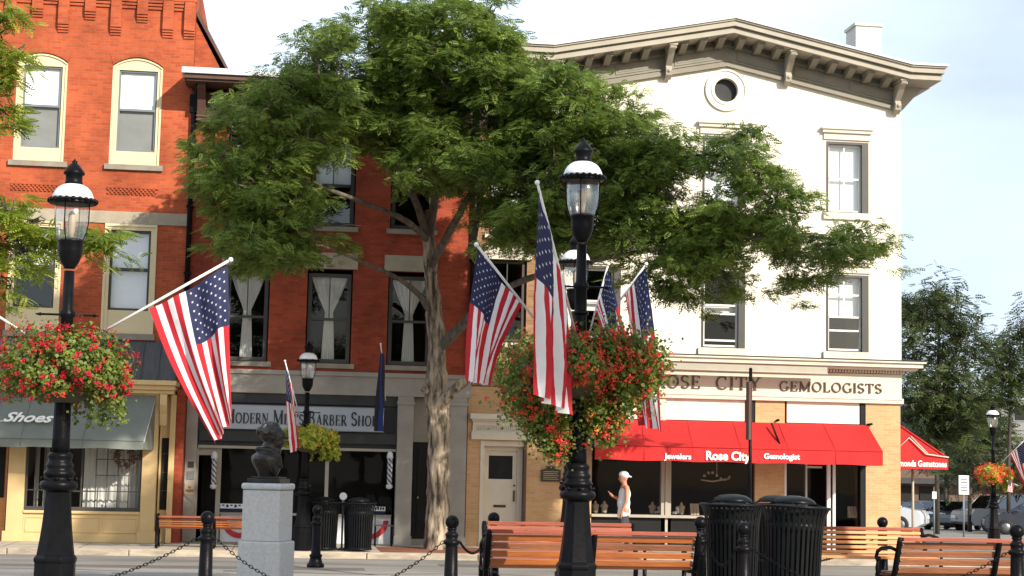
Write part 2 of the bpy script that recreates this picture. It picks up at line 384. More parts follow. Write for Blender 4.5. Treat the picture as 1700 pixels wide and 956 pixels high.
def text_mesh(body, size, bold=.0, shear=0, extrude=.01, spacing=1.0):
    cu = bpy.data.curves.new('t', 'FONT'); cu.body = body; cu.size = size; cu.offset = bold; cu.shear = shear; cu.extrude = extrude
    cu.space_character = spacing; cu.resolution_u = 3; cu.align_x = 'CENTER'; cu.align_y = 'CENTER'
    ob = bpy.data.objects.new('t', cu); C.objects.link(ob); dg = bpy.context.evaluated_depsgraph_get()
    me = bpy.data.meshes.new_from_object(ob.evaluated_get(dg)); vs = [v.co.copy() for v in me.vertices]; fs = [tuple(p.vertices) for p in me.polygons]
    bpy.data.objects.remove(ob); bpy.data.curves.remove(cu); bpy.data.meshes.remove(me)
    return vs, fs
def add_text(mb, body, size, pos, width=None, bold=0, shear=0, mi=0, extrude=.008, ux=(1, 0, 0), uz=(0, 0, 1), un=(0, -1, 0), serif=0, height=None):
    vs, fs = text_mesh(body, size, bold, shear, extrude)
    xs = [v.x for v in vs]; ys = [v.y for v in vs]; k = 1.0; kz = 1.0
    if width: k = width/(max(xs)-min(xs))
    if height: kz = height/(max(ys)-min(ys))
    cx = (max(xs)+min(xs))/2; cy = (max(ys)+min(ys))/2
    ux, uz, un, pos = Vector(ux), Vector(uz), Vector(un), Vector(pos)
    mb.add([pos+ux*((v.x-cx)*k)+uz*((v.y-cy)*kz)+un*v.z for v in vs], fs, mi)

# a small serif capital alphabet, drawn stroke by stroke (unit height)
def arc(cx, cz, rx, rz, a0, a1, n=12): return [(cx+rx*math.cos(R(a0+(a1-a0)*i/n)), cz+rz*math.sin(R(a0+(a1-a0)*i/n))) for i in range(n+1)]
TK, TN = .15, .06
GL = {
 'I': (.30, [([(.15,0),(.15,1)],TK)], [(.15,0),(.15,1)]),
 'R': (.74, [([(.17,0),(.17,1)],TK),([(.17,.97)]+arc(.36,.74,.2,.23,90,-90)+[(.17,.51)],.10),([(.36,.5),(.66,0)],TK)], [(.17,0),(.17,1),(.66,0)]),
 'O': (.86, [(arc(.43,.5,.33,.47,0,360,24),.12)], []),
 'S': (.60, [(arc(.30,.73,.2,.23,20,250,12)+arc(.31,.26,.21,.23,80,-160,12),.12)], []),
 'E': (.66, [([(.17,0),(.17,1)],TK),([(.17,.97),(.56,.97)],TN),([(.17,.03),(.58,.03)],TN),([(.17,.52),(.46,.52)],TN),([(.56,.99),(.56,.8)],TN),([(.58,0),(.58,.22)],TN),([(.46,.62),(.46,.42)],TN)], [(.17,0),(.17,1)]),
 'C': (.76, [(arc(.42,.5,.32,.47,50,310,20),.12),([(.62,.98),(.62,.72)],TN)], []),
 'T': (.72, [([(.36,0),(.36,1)],TK),([(.05,.96),(.67,.96)],TN),([(.06,1),(.06,.76)],TN),([(.66,1),(.66,.76)],TN)], [(.36,0)]),
 'Y': (.76, [([(.38,0),(.38,.48)],TK),([(.38,.46),(.12,1)],TK),([(.38,.46),(.64,1)],TN)], [(.38,0),(.12,1),(.64,1)]),
 'G': (.82, [(arc(.42,.5,.32,.47,50,330,20),.12),([(.68,.42),(.68,.05)],TK),([(.62,.98),(.62,.74)],TN)], [(.68,.44)]),
 'M': (1.0, [([(.15,0),(.15,1)],TN),([(.15,1),(.5,.05)],TK),([(.5,.05),(.84,1)],TN),([(.84,0),(.84,1)],TK)], [(.15,0),(.84,0),(.13,1),(.86,1)]),
 'L': (.62, [([(.17,0),(.17,1)],TK),([(.17,.03),(.56,.03)],TN),([(.56,0),(.56,.24)],TN)], [(.17,0),(.17,1)]),
 'D': (.82, [([(.17,0),(.17,1)],TK),([(.17,.97)]+arc(.38,.5,.34,.47,90,-90,16)+[(.17,.03)],.11)], [(.17,0),(.17,1)]),
 'N': (.84, [([(.15,0),(.15,1)],TN),([(.15,1),(.69,0)],TK),([(.69,0),(.69,1)],TN)], [(.15,0),(.69,1),(.13,1)]),
 'B': (.72, [([(.17,0),(.17,1)],TK),([(.17,.97)]+arc(.36,.76,.17,.21,90,-90)+[(.17,.55)],.10),([(.17,.52)]+arc(.37,.275,.22,.245,90,-90)+[(.17,.03)],.11)], [(.17,0),(.17,1)]),
 'A': (.80, [([(.13,0),(.40,1)],TN),([(.40,1),(.67,0)],TK),([(.22,.34),(.58,.34)],TN)], [(.13,0),(.67,0)]),
 'H': (.84, [([(.17,0),(.17,1)],TK),([(.67,0),(.67,1)],TK),([(.17,.5),(.67,.5)],TN)], [(.17,0),(.17,1),(.67,0),(.67,1)]),
 'P': (.70, [([(.17,0),(.17,1)],TK),([(.17,.97)]+arc(.37,.72,.2,.25,90,-90)+[(.17,.47)],.11)], [(.17,0),(.17,1)]),
 "'": (.22, [([(.11,1),(.09,.74)],.1)], []), ' ': (.42, [], []),
}
def serif_text(mb, words, x0, x1, zb, h, y, mi=0, capscale=1.0, depth=.03):
    """fits the words between x0 and x1; first letter of each word taller by capscale"""
    W = 0; lay = []
    for k, ch in enumerate(words):
        s = capscale if (k == 0 or words[k-1] == ' ') and ch != ' ' else 1.0
        lay.append((ch, W, s)); W += GL[ch][0]*s+.05
    W -= .05; kx = (x1-x0)/W; d = 0
    for ch, ox, s in lay:
        for pts, t in GL[ch][1]+[([(a-.11, b+(.02 if b == 0 else -.02)), (a+.11, b+(.02 if b == 0 else -.02))], .045) for a, b in GL[ch][2]]:
            P = [Vector((x0+(ox+a*s)*kx, 0, zb+b*h*s)) for a, b in pts]; d += 1
            tt = t*h*s*.5
            for i in range(len(P)-1):
                e = P[i+1]-P[i]
                if e.length < 1e-6: continue
                e.normalize(); nrm = Vector((-e.z, 0, e.x))*tt*(1.0 if abs(e.z) > .4 else .75); ex = e*(t*h*.12 if len(P) > 2 else 0)
                a, b = P[i]-ex, P[i+1]+ex; yy = y-depth-.0006*((d*7+i) % 9)
                q = [a-nrm, b-nrm, b+nrm, a+nrm]
                vs = [(p.x, yy, p.z) for p in q]+[(p.x, y, p.z) for p in q]
                mb.add(vs, [(0,1,2,3),(7,6,5,4),(0,4,5,1),(1,5,6,2),(2,6,7,3),(3,7,4,0)], mi)

def wall_sheet(mb, x0, x1, z0, z1, y, holes, depth=.2, mi=0, mr=None):
    """front wall facing -y with rectangular holes (x0,x1,z0,z1) and their reveals"""
    mr = mi if mr is None else mr
    xs = sorted({x0, x1, *[h[0] for h in holes], *[h[1] for h in holes]}); zs = sorted({z0, z1, *[h[2] for h in holes], *[h[3] for h in holes]})
    for i in range(len(xs)-1):
        for j in range(len(zs)-1):
            a, b, c, d = xs[i], xs[i+1], zs[j], zs[j+1]; cx, cz = (a+b)/2, (c+d)/2
            if any(h[0] < cx < h[1] and h[2] < cz < h[3] for h in holes): continue
            mb.add([(a, y, c), (b, y, c), (b, y, d), (a, y, d)], [(0, 1, 2, 3)], mi)
    for a, b, c, d in holes:
        Y = y+depth
        mb.add([(a,y,c),(a,Y,c),(a,Y,d),(a,y,d)], [(0,1,2,3)], mr); mb.add([(b,y,c),(b,y,d),(b,Y,d),(b,Y,c)], [(0,1,2,3)], mr)
        mb.add([(a,y,d),(a,Y,d),(b,Y,d),(b,y,d)], [(0,1,2,3)], mr); mb.add([(a,y,c),(b,y,c),(b,Y,c),(a,Y,c)], [(0,1,2,3)], mr)

# ================================================================== THE SETTING
FY = 38.0            # plane of the shopfronts
g = MB()
def gz(y):
    if y < 22: return .35
    if y < 29: return .35-.48*(y-22)/7
    if y < 42: return -.13
    return -.13-(y-42)*.0185
# far ground/road as one sheet to the horizon
ys = [-60, 0, 22, 24, 26.5, 29, 34.4, 42, 60, 90, 400, 900]; xs = [-700, -30, 0, 12, 15, 20, 40, 700]
vs = [(x, y, (gz(y) if y < 91 else gz(91))) for y in ys for x in xs]; n = len(xs)
g.add(vs, [(j*n+i, j*n+i+1, (j+1)*n+i+1, (j+1)*n+i) for j in range(len(ys)-1) for i in range(n-1)])
tag(g.build('ground', 'asphalt'), kind='structure')
g = MB()
g.box(-30, 15.2, 34.62, 42, -.14, 0); tag(g.build('far_sidewalk', 'concrete'), kind='structure')
g = MB()
x = -30.0
while x < 15.3:
    L = 1.8+random.random()*.8
    g.box(x, x+L-.015, 34.46+random.random()*.015, 34.618, -.2, .004-random.random()*.01); x += L
tag(g.build('kerb', 'kerb', bevel=.02), kind='structure')
g = MB(); random.seed(5)
for i in range(9):   # joints of the pavement slabs
    pass
x = -29
g.box(2.0, 6.2, 34.63, 36.9, .0, .006); tag(g.build('tree_bed', 'brick_paver'), kind='structure')
g = MB()
for k in range(30): g.box(-29.5+1.5*k, -29.485+1.5*k, 34.63, 38, 0, .003)
for yy in (35.8, 37.0): g.box(-30, 15.2, yy, yy+.014, 0, .0035)
tag(g.build('pavement_joints', 'moss'), kind='structure')
g = MB()
for x0, x1, y0, y1 in ((-6, 1.5, 30.6, 31.4), (3, 9, 32.2, 33.0), (9.5, 15, 30.2, 31.0)): g.box(x0, x1, y0, y1, -.131, -.126)
tag(g.build('road_patches', 'asphalt_patch'), kind='structure')
g = MB(); g.box(-7.5, 20, 34.18, 34.2, -.13, -.125)
for k in range(3): g.tube([(-9+8*k+i*.8, 29.8+.25*math.sin(i*1.3+k), -.127) for i in range(9)], .012, 4)
tag(g.build('road_cracks', 'asphalt_patch'), kind='structure')

# ================================================================== BUILDINGS
def window(parent, x0, x1, z0, z1, y, fm='window_dark', rails=(), t=.055, glass='glass', vbars=(), fd=.05, name='window'):
    f = MB(); f.box(x0, x0+t, y, y+fd, z0, z1); f.box(x1-t, x1, y, y+fd, z0, z1); f.box(x0+t, x1-t, y, y+fd, z1-t, z1); f.box(x0+t, x1-t, y, y+fd, z0, z0+t)
    for r in rails: f.box(x0+t, x1-t, y-.012, y+fd-.004, r-.028, r+.028)
    for vx, za, zb in vbars: f.box(vx-.012, vx+.012, y+.004, y+fd-.01, za, zb)
    o = f.build(name, fm, parent)
    gl = MB(); gl.add([(x0+t, y+fd*.6, z0+t), (x1-t, y+fd*.6, z0+t), (x1-t, y+fd*.6, z1-t), (x0+t, y+fd*.6, z1-t)], [(0, 1, 2, 3)]); gl.build('glass', glass, o)
    return o
def sheetpart(name, m, parent, x0, x1, z0, z1, y, th=.01):
    s = MB(); s.box(x0, x1, y, y+th, z0, z1); return s.build(name, m, parent)
def curtain(parent, x0, x1, z0, z1, y):
    """sheer tied-back curtains meeting in the middle"""
    c = MB(); n = 18; cx = (x0+x1)/2; hw = (x1-x0)/2; H = z1-z0; rows = 14; vs = []
    for j in range(rows+1):
        t = j/rows; z = z1-H*t
        if t < .42: h = hw*(1-.78*(t/.42)**1.25)
        else: h = hw*(.22+.14*((t-.42)/.58)**.8)
        for i in range(n+1):
            u = -1+2*i/n; vs.append((cx+u*h, y+.035*math.sin(i*2.1)*(h/hw+.2), z))
    c.add(vs, [(j*(n+1)+i, j*(n+1)+i+1, (j+1)*(n+1)+i+1, (j+1)*(n+1)+i) for j in range(rows) for i in range(n)], 0, True)
    return c.build('curtain', 'curtain', parent)

# ---------------------------------------------------------------- left brick building
LB = empty('brick_building', (-5.6, FY, 0), 'orange brick building with corbelled top, cream framed windows and cream shoe shop below', 'building')
b = MB()
wins_u = [(-6.21, -5.12), (-4.13, -3.03)]
holes = [(a, c, 8.31, 10.78) for a, c in wins_u]+[(a, c, 4.53, 6.96) for a, c in ((-6.15, -5.08), (-4.11, -3.03))]
wall_sheet(b, -9.5, -2.36, 3.4, 12.9, FY, holes, .16)
for a, c in wins_u:      # brick spandrels round the segment arch
    cx = (a+c)/2; hw = (c-a)/2; N = 10; zs_, rise = 10.56, .20
    arcp = [(cx-hw+2*hw*i/N, zs_+rise*math.sin(PI*i/N)**.8) for i in range(N+1)]
    b.prism([(a, 10.78)]+[(a, zs_)]+arcp[1:6]+[(cx, 10.78)], 'y', FY, FY+.16)
    b.prism([(cx, 10.78)]+arcp[5:10]+[(c, zs_), (c, 10.78)], 'y', FY, FY+.16)
    b.prism([(x_, z_+.012) for x_, z_ in arcp]+[(x_*1+((x_-cx)*.12), z_+.25) for x_, z_ in arcp[::-1]], 'y', FY-.012, FY)
b.box(-9.5, -2.36, FY+.17, 52, 3.3, 3.4)
for x0 in (-9.5, -2.56): b.box(x0, x0+.198, FY+.002, 52, 0, 12.9)
b.box(-9.3, -2.56, 51.8, 52, 0, 12.9); b.box(-9.48, -2.38, FY+.3, 51.9, 12.7, 12.8)
# raking side piece above the lower neighbour
b.prism([(-2.358, 10.4), (-1.62, 10.4), (-2.358, 11.75)], 'y', FY+.35, 50)
# corbel table
b.box(-9.5, -2.34, FY-.10, FY, 12.08, 12.9)
k = 0; x = -2.36-.24
while x > -9.4:
    lg = 11.25 if (k == 0 or k % 2 == 1) else 11.57
    b.box(x, x+.235, FY-.10, FY, lg+.17, 12.09)
    for j in range(3): b.box(x-.0, x+.235, FY-.03-.028*j, FY, lg+.055*j, lg+.055*j+.04)
    for j in range(3): b.box(x-.36, x-.02, FY-.04-.028*j, FY, 11.88+.07*j, 11.88+.07*j+.05)
    x -= .575 if k else .475; k += 1
# dog-tooth panels
for a, c in wins_u:
    x = a
    i = 0
    while x < c-.03:
        for r in range(3): b.box(x+(r % 2)*.045, x+.045+(r % 2)*.045, FY-.035, FY, 7.64+r*.045, 7.64+r*.045+.04)
        x += .09
    b.box(a-.01, c+.02, FY-.03, FY, 7.775, 7.80)
b.build('wall', 'brick_orange', LB)
s = MB(); s.box(-9.5, -2.36, FY-.03, FY, 6.98, 7.25); s.build('stone_band', 'stone_band', LB)
s = MB(); s.prism([(-2.36, 11.90), (-1.5, 10.42), (-1.5, 10.52), (-2.32, 12.0)], 'y', FY+.28, 50.1); s.build('roof_edge', 'brown_trim', LB)
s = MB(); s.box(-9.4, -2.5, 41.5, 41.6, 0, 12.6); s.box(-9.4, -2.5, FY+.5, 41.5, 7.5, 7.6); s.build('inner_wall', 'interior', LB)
for (a, c) in wins_u:
    cx = (a+c)/2; hw = (c-a)/2; N = 10
    s = MB(); sx0, sx1 = a+.14, c-.11
    s.box(a, sx0, FY+.03, FY+.12, 8.31, 10.47); s.box(sx1, c, FY+.03, FY+.12, 8.31, 10.47); s.box(sx0, sx1, FY+.03, FY+.12, 8.31, 8.62)
    s.box(a-.02, c+.02, FY+.018, FY+.029, 8.31, 8.34)
    arcp = [(cx-hw+2*hw*i/N, 10.54+.2*math.sin(PI*i/N)**.8) for i in range(N+1)]
    s.prism([(a, 10.47)]+arcp+[(c, 10.47)], 'y', FY+.03, FY+.12)
    s.prism([(x_, z_-.035) for x_, z_ in arcp]+[(x_, z_) for x_, z_ in arcp[::-1]], 'y', FY+.0, FY+.03)
    s.box(a, a+.045, FY, FY+.03, 8.31, 10.5); s.box(c-.045, c, FY, FY+.03, 8.31, 10.5)
    wf = s.build('window', 'cream', LB)
    f = MB(); t = .04; f.box(sx0, sx0+t, FY+.07, FY+.13, 8.63, 10.47); f.box(sx1-t, sx1, FY+.07, FY+.13, 8.63, 10.47); f.box(sx0, sx1, FY+.068, FY+.13, 10.43, 10.468); f.box(sx0, sx1, FY+.068, FY+.13, 8.62, 8.66); f.box(sx0+t, sx1-t, FY+.06, FY+.13, 9.545, 9.595)
    f.build('sash', 'window_grey', wf)
    gl = MB(); gl.add([(sx0+t, FY+.10, 8.66), (sx1-t, FY+.10, 8.66), (sx1-t, FY+.10, 10.43), (sx0+t, FY+.10, 10.43)], [(0, 1, 2, 3)]); gl.build('glass', 'glass', wf)
    sheetpart('blind', 'blind_white', wf, sx0, sx1, 9.57, 10.47, FY+.15)
    sheetpart('screen', 'screen_grey', wf, sx0+.03, sx1-.03, 8.64, 9.56, FY+.14)
    s = MB(); s.box(a-.09, c+.09, FY-.07, FY+.05, 8.19, 8.308); s.build('sill', 'stone_sill', wf)
for (a, c, bl) in ((-6.15, -5.08, 0), (-4.11, -3.03, 1)):
    s = MB(); s.box(a, a+.1, FY+.0, FY+.1, 4.53, 6.96); s.box(c-.1, c, FY, FY+.1, 4.53, 6.96); s.box(a+.1, c-.1, FY, FY+.1, 6.84, 6.96); s.box(a+.1, c-.1, FY+.02, FY+.1, 4.53, 5.05)
    s.box(a-.03, c+.03, FY-.03, FY, 6.92, 6.975); s.box(a-.03, a+.02, FY-.02, FY, 4.53, 6.92); s.box(c-.02, c+.03, FY-.02, FY, 4.53, 6.92)
    wf = s.build('window', 'cream', LB)
    f = MB(); t = .05; f.box(a+.1, a+.1+t, FY+.05, FY+.12, 5.05, 6.84); f.box(c-.1-t, c-.1, FY+.05, FY+.12, 5.05, 6.84); f.box(a+.1, c-.1, FY+.048, FY+.12, 6.78, 6.838); f.box(a+.1, c-.1, FY+.048, FY+.12, 5.052, 5.10); f.box(a+.14, c-.14, FY+.045, FY+.12, 5.93, 6.0)
    f.build('sash', 'window_dark', wf)
    gl = MB(); gl.add([(a+.15, FY+.1, 5.1), (c-.15, FY+.1, 5.1), (c-.15, FY+.1, 6.78), (a+.15, FY+.1, 6.78)], [(0, 1, 2, 3)]); gl.build('glass', 'glass_bright', wf)
    if bl: sheetpart('blind', 'blind_white', wf, a+.12, c-.12, 5.06, 6.82, FY+.16)
    else: sheetpart('blind', 'blind_white', wf, a+.12, c-.12, 5.9, 6.82, FY+.16)
    s = MB(); s.box(a-.07, c+.07, FY-.06, FY, 4.40, 4.528); s.build('sill', 'stone_sill', wf)
# slate skirt over the shop
s = MB(); s.prism([(FY-.9, 3.46), (FY-.02, 4.38), (FY-.005, 4.38), (FY-.005, 3.46)], 'x', -9.4, -2.42)
for k in range(20):
    xx = -9.3+.36*k; s.prism([(FY-.91, 3.49), (FY-.03, 4.41), (FY-.03, 4.37), (FY-.88, 3.46)], 'x', xx, xx+.025)
s.build('skirt_roof', 'slate_panel', LB)
# shoe shop front
SY = 37.0
s = MB()
s.box(-9.4, -5.84, SY+.5, SY+.6, 0, 3.2)
s.box(-5.80, -5.45, SY, SY+.3, 0, 3.2); s.box(-5.86, -5.42, SY-.04, SY, .0, .22); s.box(-3.03, -2.72, SY, SY+.28, .0, 3.2); s.box(-3.08, -2.69, SY-.045, SY, 0, .25)
s.box(-5.45, -3.03, SY+.03, SY+.2, 0, .62); s.box(-5.45, -3.03, SY-.03, SY+.03, .60, .66); s.box(-5.45, -3.03, SY-.0, SY+.03, 0, .16)
for a, c in ((-5.40, -4.66), (-4.60, -3.86), (-3.80, -3.08)):
    s.box(a, c, SY+.012, SY+.03, .50, .53); s.box(a, c, SY+.012, SY+.03, .20, .23); s.box(a, a+.03, SY+.012, SY+.03, .23, .50); s.box(c-.03, c, SY+.012, SY+.03, .23, .50)
s.box(-5.45, -3.03, SY+.03, SY+.2, 2.05, 3.2)
# cornice
for x1, d, za, zb in ((-2.42, .12, 3.18, 3.26), (-2.40, .2, 3.26, 3.36), (-2.36, .3, 3.36, 3.46)): s.box(-9.45, x1, SY-d, FY-.01, za, zb)
# side facet and narrow window surround
s.box(-2.47, -2.38, SY+.3, FY-.01, 0, 3.18); s.box(-2.68, -2.47, SY+.42, SY+.52, 0, .7); s.box(-2.68, -2.47, SY+.42, SY+.52, 2.25, 3.18); s.box(-2.70, -2.66, SY+.28, SY+.52, 0, 3.18); s.box(-2.50, -2.46, SY+.28, SY+.52, 0, 3.18)
# consoles
s.prism([(SY-.02, 3.17), (SY-.2, 3.17), (SY-.17, 2.95), (SY-.06, 2.75), (SY-.02, 2.5)], 'x', -2.70, -2.55)
sf = s.build('shopfront', 'cream_shop', LB, bevel=.008)
for nm in ('display_window',):
    f = MB(); f.box(-5.45, -3.03, SY+.06, SY+.12, .66, .74)
    f.box(-5.45, -5.40, SY+.06, SY+.12, .74, 2.05); f.box(-3.09, -3.03, SY+.06, SY+.12, .74, 2.05)
    for vx in (-5.25, -5.05, -4.86, -3.99, -3.76, -3.53, -3.30): f.box(vx-.010, vx+.010, SY+.07, SY+.11, .74, 2.05)
    for hz in (1.08, 1.42, 1.76): f.box(-4.0, -3.09, SY+.072, SY+.108, hz-.010, hz+.010)
    f.box(-5.40, -4.80, SY+.072, SY+.108, 1.075, 1.095); f.box(-4.80, -4.0, SY+.07, SY+.11, 1.06, 1.09)
    f.box(-4.84, -4.80, SY+.06, SY+.12, .74, 2.05); f.box(-4.30, -4.27, SY+.06, SY+.12, .74, 2.05)
    dw = f.build('display_window', 'window_dark', LB)
    gl = MB(); gl.add([(-5.45, SY+.09, .7), (-3.03, SY+.09, .7), (-3.03, SY+.09, 2.05), (-5.45, SY+.09, 2.05)], [(0, 1, 2, 3)]); gl.build('glass', 'glass_shop', dw)
    c = MB(); n = 40
    for (xa, xb) in ((-4.28, -3.05), (-5.30, -5.22), (-5.12, -5.02), (-4.95, -4.90)):
        vs = []
        for i in range(n+1):
            xx = xa+(xb-xa)*i/n; yy = SY+.42+.03*math.sin(i*1.9)
            vs += [(xx, yy, .7), (xx, yy, 2.1)]
        c.add(vs, [(2*i, 2*i+2, 2*i+3, 2*i+1) for i in range(n)], 0, True)
    c.build('curtain', 'curtain', dw)
s = MB(); s.box(-9.3, -2.6, SY+1.9, SY+2.0, 0, 3.2); s.box(-5.45, -3.03, SY+.2, SY+1.9, .58, .62); s.build('shop_interior', 'interior_warm', LB)
f = MB(); f.box(-2.66, -2.50, SY+.44, SY+.47, .7, 2.25); sd_ = f.build('side_window', 'interior', LB)
f = MB()
for hz in (1.1, 1.5, 1.9): f.box(-2.66, -2.50, SY+.42, SY+.44, hz, hz+.015)
f.build('muntin', 'window_dark', sd_)
d_ = MB(); d_.box(-7.1, -5.88, SY+.42, SY+.5, 0, 2.1, 0); d_.build('shop_door', 'wood_pale', LB)
d_ = MB(); d_.box(-7.05, -5.93, SY+.40, SY+.419, .9, 2.05); d_.build('door_glass', 'shop_black', LB)
# green awning
def awning(name, mats, parent, xl_t, xr_t, xl_b, xr_b, yt, yb, zt, zb, zv, ribs, mi_seams=True):
    a = MB(); n = 60; vs = []; rows = 8
    for j in range(rows+1):
        t = j/rows
        for i in range(n+1):
            u = i/n; xa = xl_t+(xl_b-xl_t)*t; xb = xr_t+(xr_b-xr_t)*t; x = xa+(xb-xa)*u
            sag = .035*math.sin(PI*t)*abs(math.sin(PI*u*ribs))**.7+.006*math.sin(u*37+t*5)*math.sin(PI*t)
            vs.append((x, yt+(yb-yt)*t, zt+(zb-zt)*t-sag))
    a.add(vs, [(j*(n+1)+i, (j+1)*(n+1)+i, (j+1)*(n+1)+i+1, j*(n+1)+i+1) for j in range(rows) for i in range(n)], 0, True)
    # valance
    vs = []
    for i in range(n+1):
        u = i/n; x = xl_b+(xr_b-xl_b)*u; wv = .012*math.sin(u*53)
        vs += [(x, yb-.004, zb), (x, yb+wv-.004, zv+.008*math.sin(u*31))]
    a.add(vs, [(2*i, 2*i+1, 2*i+3, 2*i+2) for i in range(n)], 0, True)
    for xt, xbm in ((xl_t, xl_b), (xr_t, xr_b)): a.add([(xt, yt, zt), (xbm, yb, zb), (xbm, yb, zv), (xt, yt, zv)], [(0, 1, 2, 3)])
    a.tube([(xl_b, yb-.012, zb), (xr_b, yb-.012, zb)], .012, 6)
    for i in range(1, int(ribs)):
        u = i/ribs; xa = xl_t+(xr_t-xl_t)*u; xb = xl_b+(xr_b-xl_b)*u; a.tube([(xa, yt-.004, zt+.004), (xb, yb-.010, zb+.002), (xb, yb-.012, zv+.01)], .005, 4)
    o = a.build(name, mats, parent)
    f = MB()
    for i in range(int(ribs)+1):
        u = i/ribs; f.tube([(xl_t+(xr_t-xl_t)*u, yt-.01, zt-.04), (xl_b+(xr_b-xl_b)*u, yb+.02, zb-.04)], .012, 6)
    f.tube([(xl_b, yb+.02, zv+.02), (xr_b, yb+.02, zv+.02)], .01, 6)
    f.build('awning_frame', 'metal_white', o)
    return o
ag = awning('awning', 'awning_green', LB, -9.2, -2.80, -9.2, -2.95, SY-.02, SY-.85, 3.14, 2.16, 1.98, 5)
# Shoes in script on the slope
tx = MB(); nslope = Vector((0, -(.98), .83)).normalized()
p0 = at(44, 688, SY-.5); add_text(tx, 'Shoes', .36, (p0.x+.06, SY-.5-.05, 2.60), width=1.02, bold=.008, shear=.45, uz=(0, .64, .76), un=(0, -.76, .64))
tx.box(p0.x-.52, p0.x-.2, SY-.535, SY-.525, 2.50, 2.52)
tx.build('shop_name', 'letter_white', ag)

# ---------------------------------------------------------------- middle brick building
MBD = empty('brick_building', (.9, FY, 0), 'red brick building behind the big tree with brown bracketed cornice and the barber shop below', 'building')
b = MB()
w2 = [(-1.45, -.47), (.36, 1.38), (2.18, 3.18)]
holes = [(a, c, 4.0, 6.14) for a, c in w2]+[(a, c, 7.10, 9.15) for a, c in w2]
wall_sheet(b, -2.35, 4.12, 3.82, 9.35, FY+.01, holes, .2)
b.box(-2.35, -2.15, FY+.02, 50, 0, 10.2); b.box(3.92, 4.12, FY+.02, 50, 3.8, 10.2); b.box(-2.15, 3.92, 49.8, 50, 0, 10.2)
b.box(-2.38, -2.20, FY-.6, FY-.01, 0, 3.3)
b.box(-2.36, 4.12, FY+.02, 50, 10.2, 10.28)
b.build('wall', 'brick_red', MBD)
s = MB(); s.box(-2.3, 4.1, 41.2, 41.3, 0, 10.1); s.box(-2.1, 3.9, FY+.3, 41.2, 6.6, 6.7); s.build('inner_wall', 'interior', MBD)
s = MB(); s.box(-2.19, 4.12, FY-.03, FY+.01, 3.30, 3.80); s.box(-2.19, 4.12, FY-.08, FY-.03, 3.72, 3.82)
s.box(-2.19, -1.94, FY-.02, FY+.25, 0, 3.3); s.box(2.47, 2.83, FY-.05, FY+.25, 0, 3.3); s.box(3.64, 4.04, FY-.05, FY+.25, 0, 3.3)
s.box(2.45, 2.85, FY-.08, FY-.05, 3.12, 3.2); s.box(3.62, 4.06, FY-.08, FY-.05, 3.12, 3.2); s.box(2.45, 2.85, FY-.08, FY-.05, 0, .2); s.box(3.62, 4.06, FY-.08, FY-.05, 0, .2)
s.build('stone_front', 'stone_grey', MBD, bevel=.01)
for zz0, zz1 in ((4.0, 6.14), (7.10, 9.15)):
    for (a, c) in w2:
        wd = window(MBD, a+.03, c-.03, zz0+.02, zz1-.1, FY+.12, 'window_dark', rails=(zz0+(zz1-zz0)*.47,), t=.085, glass='glass_bright' if zz0 > 5 else 'glass', vbars=(((a+c)/2, zz0+1.0, zz1-.15),))
        if zz0 < 5: curtain(wd, a+.1, c-.1, zz0+.05, zz1-.12, FY+.30)
        else: sheetpart('blind', 'blind_white', wd, a+.08, c-.08, zz0+1.0, zz1-.15, FY+.22)
        s = MB(); s.box(a-.1, c+.1, FY-.02, FY+.01, zz1, zz1+.36); s.build('lintel', 'stone_band', wd)
        s = MB(); s.box(a-.08, c+.08, FY-.06, FY+.06, zz0-.11, zz0-.002); s.build('sill', 'stone_sill', wd)
# cornice
s = MB()
s.box(-2.36, 4.2, FY-.04, FY+.02, 9.33, 10.05)
for x0 in (-1.75, .55, 2.4): 
    x1 = x0+1.6 if x0 < 2 else 4.0
    s.box(x0, x1, FY-.075, FY-.04, 9.45, 9.50); s.box(x0, x1, FY-.075, FY-.04, 9.85, 9.90); s.box(x0, x0+.05, FY-.075, FY-.04, 9.50, 9.85); s.box(x1-.05, x1, FY-.075, FY-.04, 9.50, 9.85); s.box(x0+.15, x1-.15, FY-.06, FY-.04, 9.6, 9.76)
s.box(-2.45, 4.2, FY-.80, FY+.02, 10.12, 10.17); s.box(-2.5, 4.2, FY-.86, FY+.0, 10.17, 10.27)
s.build('cornice', 'brown_trim', MBD)
for x0 in (-2.22, .2, 3.6):
    s = MB(); prof = [(FY-.04, 10.12), (FY-.62, 10.12), (FY-.62, 10.02), (FY-.5, 9.92), (FY-.34, 9.8), (FY-.26, 9.6), (FY-.2, 9.42), (FY-.2, 9.33), (FY-.04, 9.33)]
    s.prism(prof, 'x', x0, x0+.18)
    for k in range(4): s.box(x0-.02, x0+.2, FY-.24+.01*k, FY-.04, 9.35+.09*k, 9.39+.09*k)
    s.build('bracket', 'brown_trim', MBD)
s = MB(); s.box(-2.55, 4.2, FY-.92, FY+.3, 10.272, 10.40); s.build('roof_edge', 'metal_white', MBD)
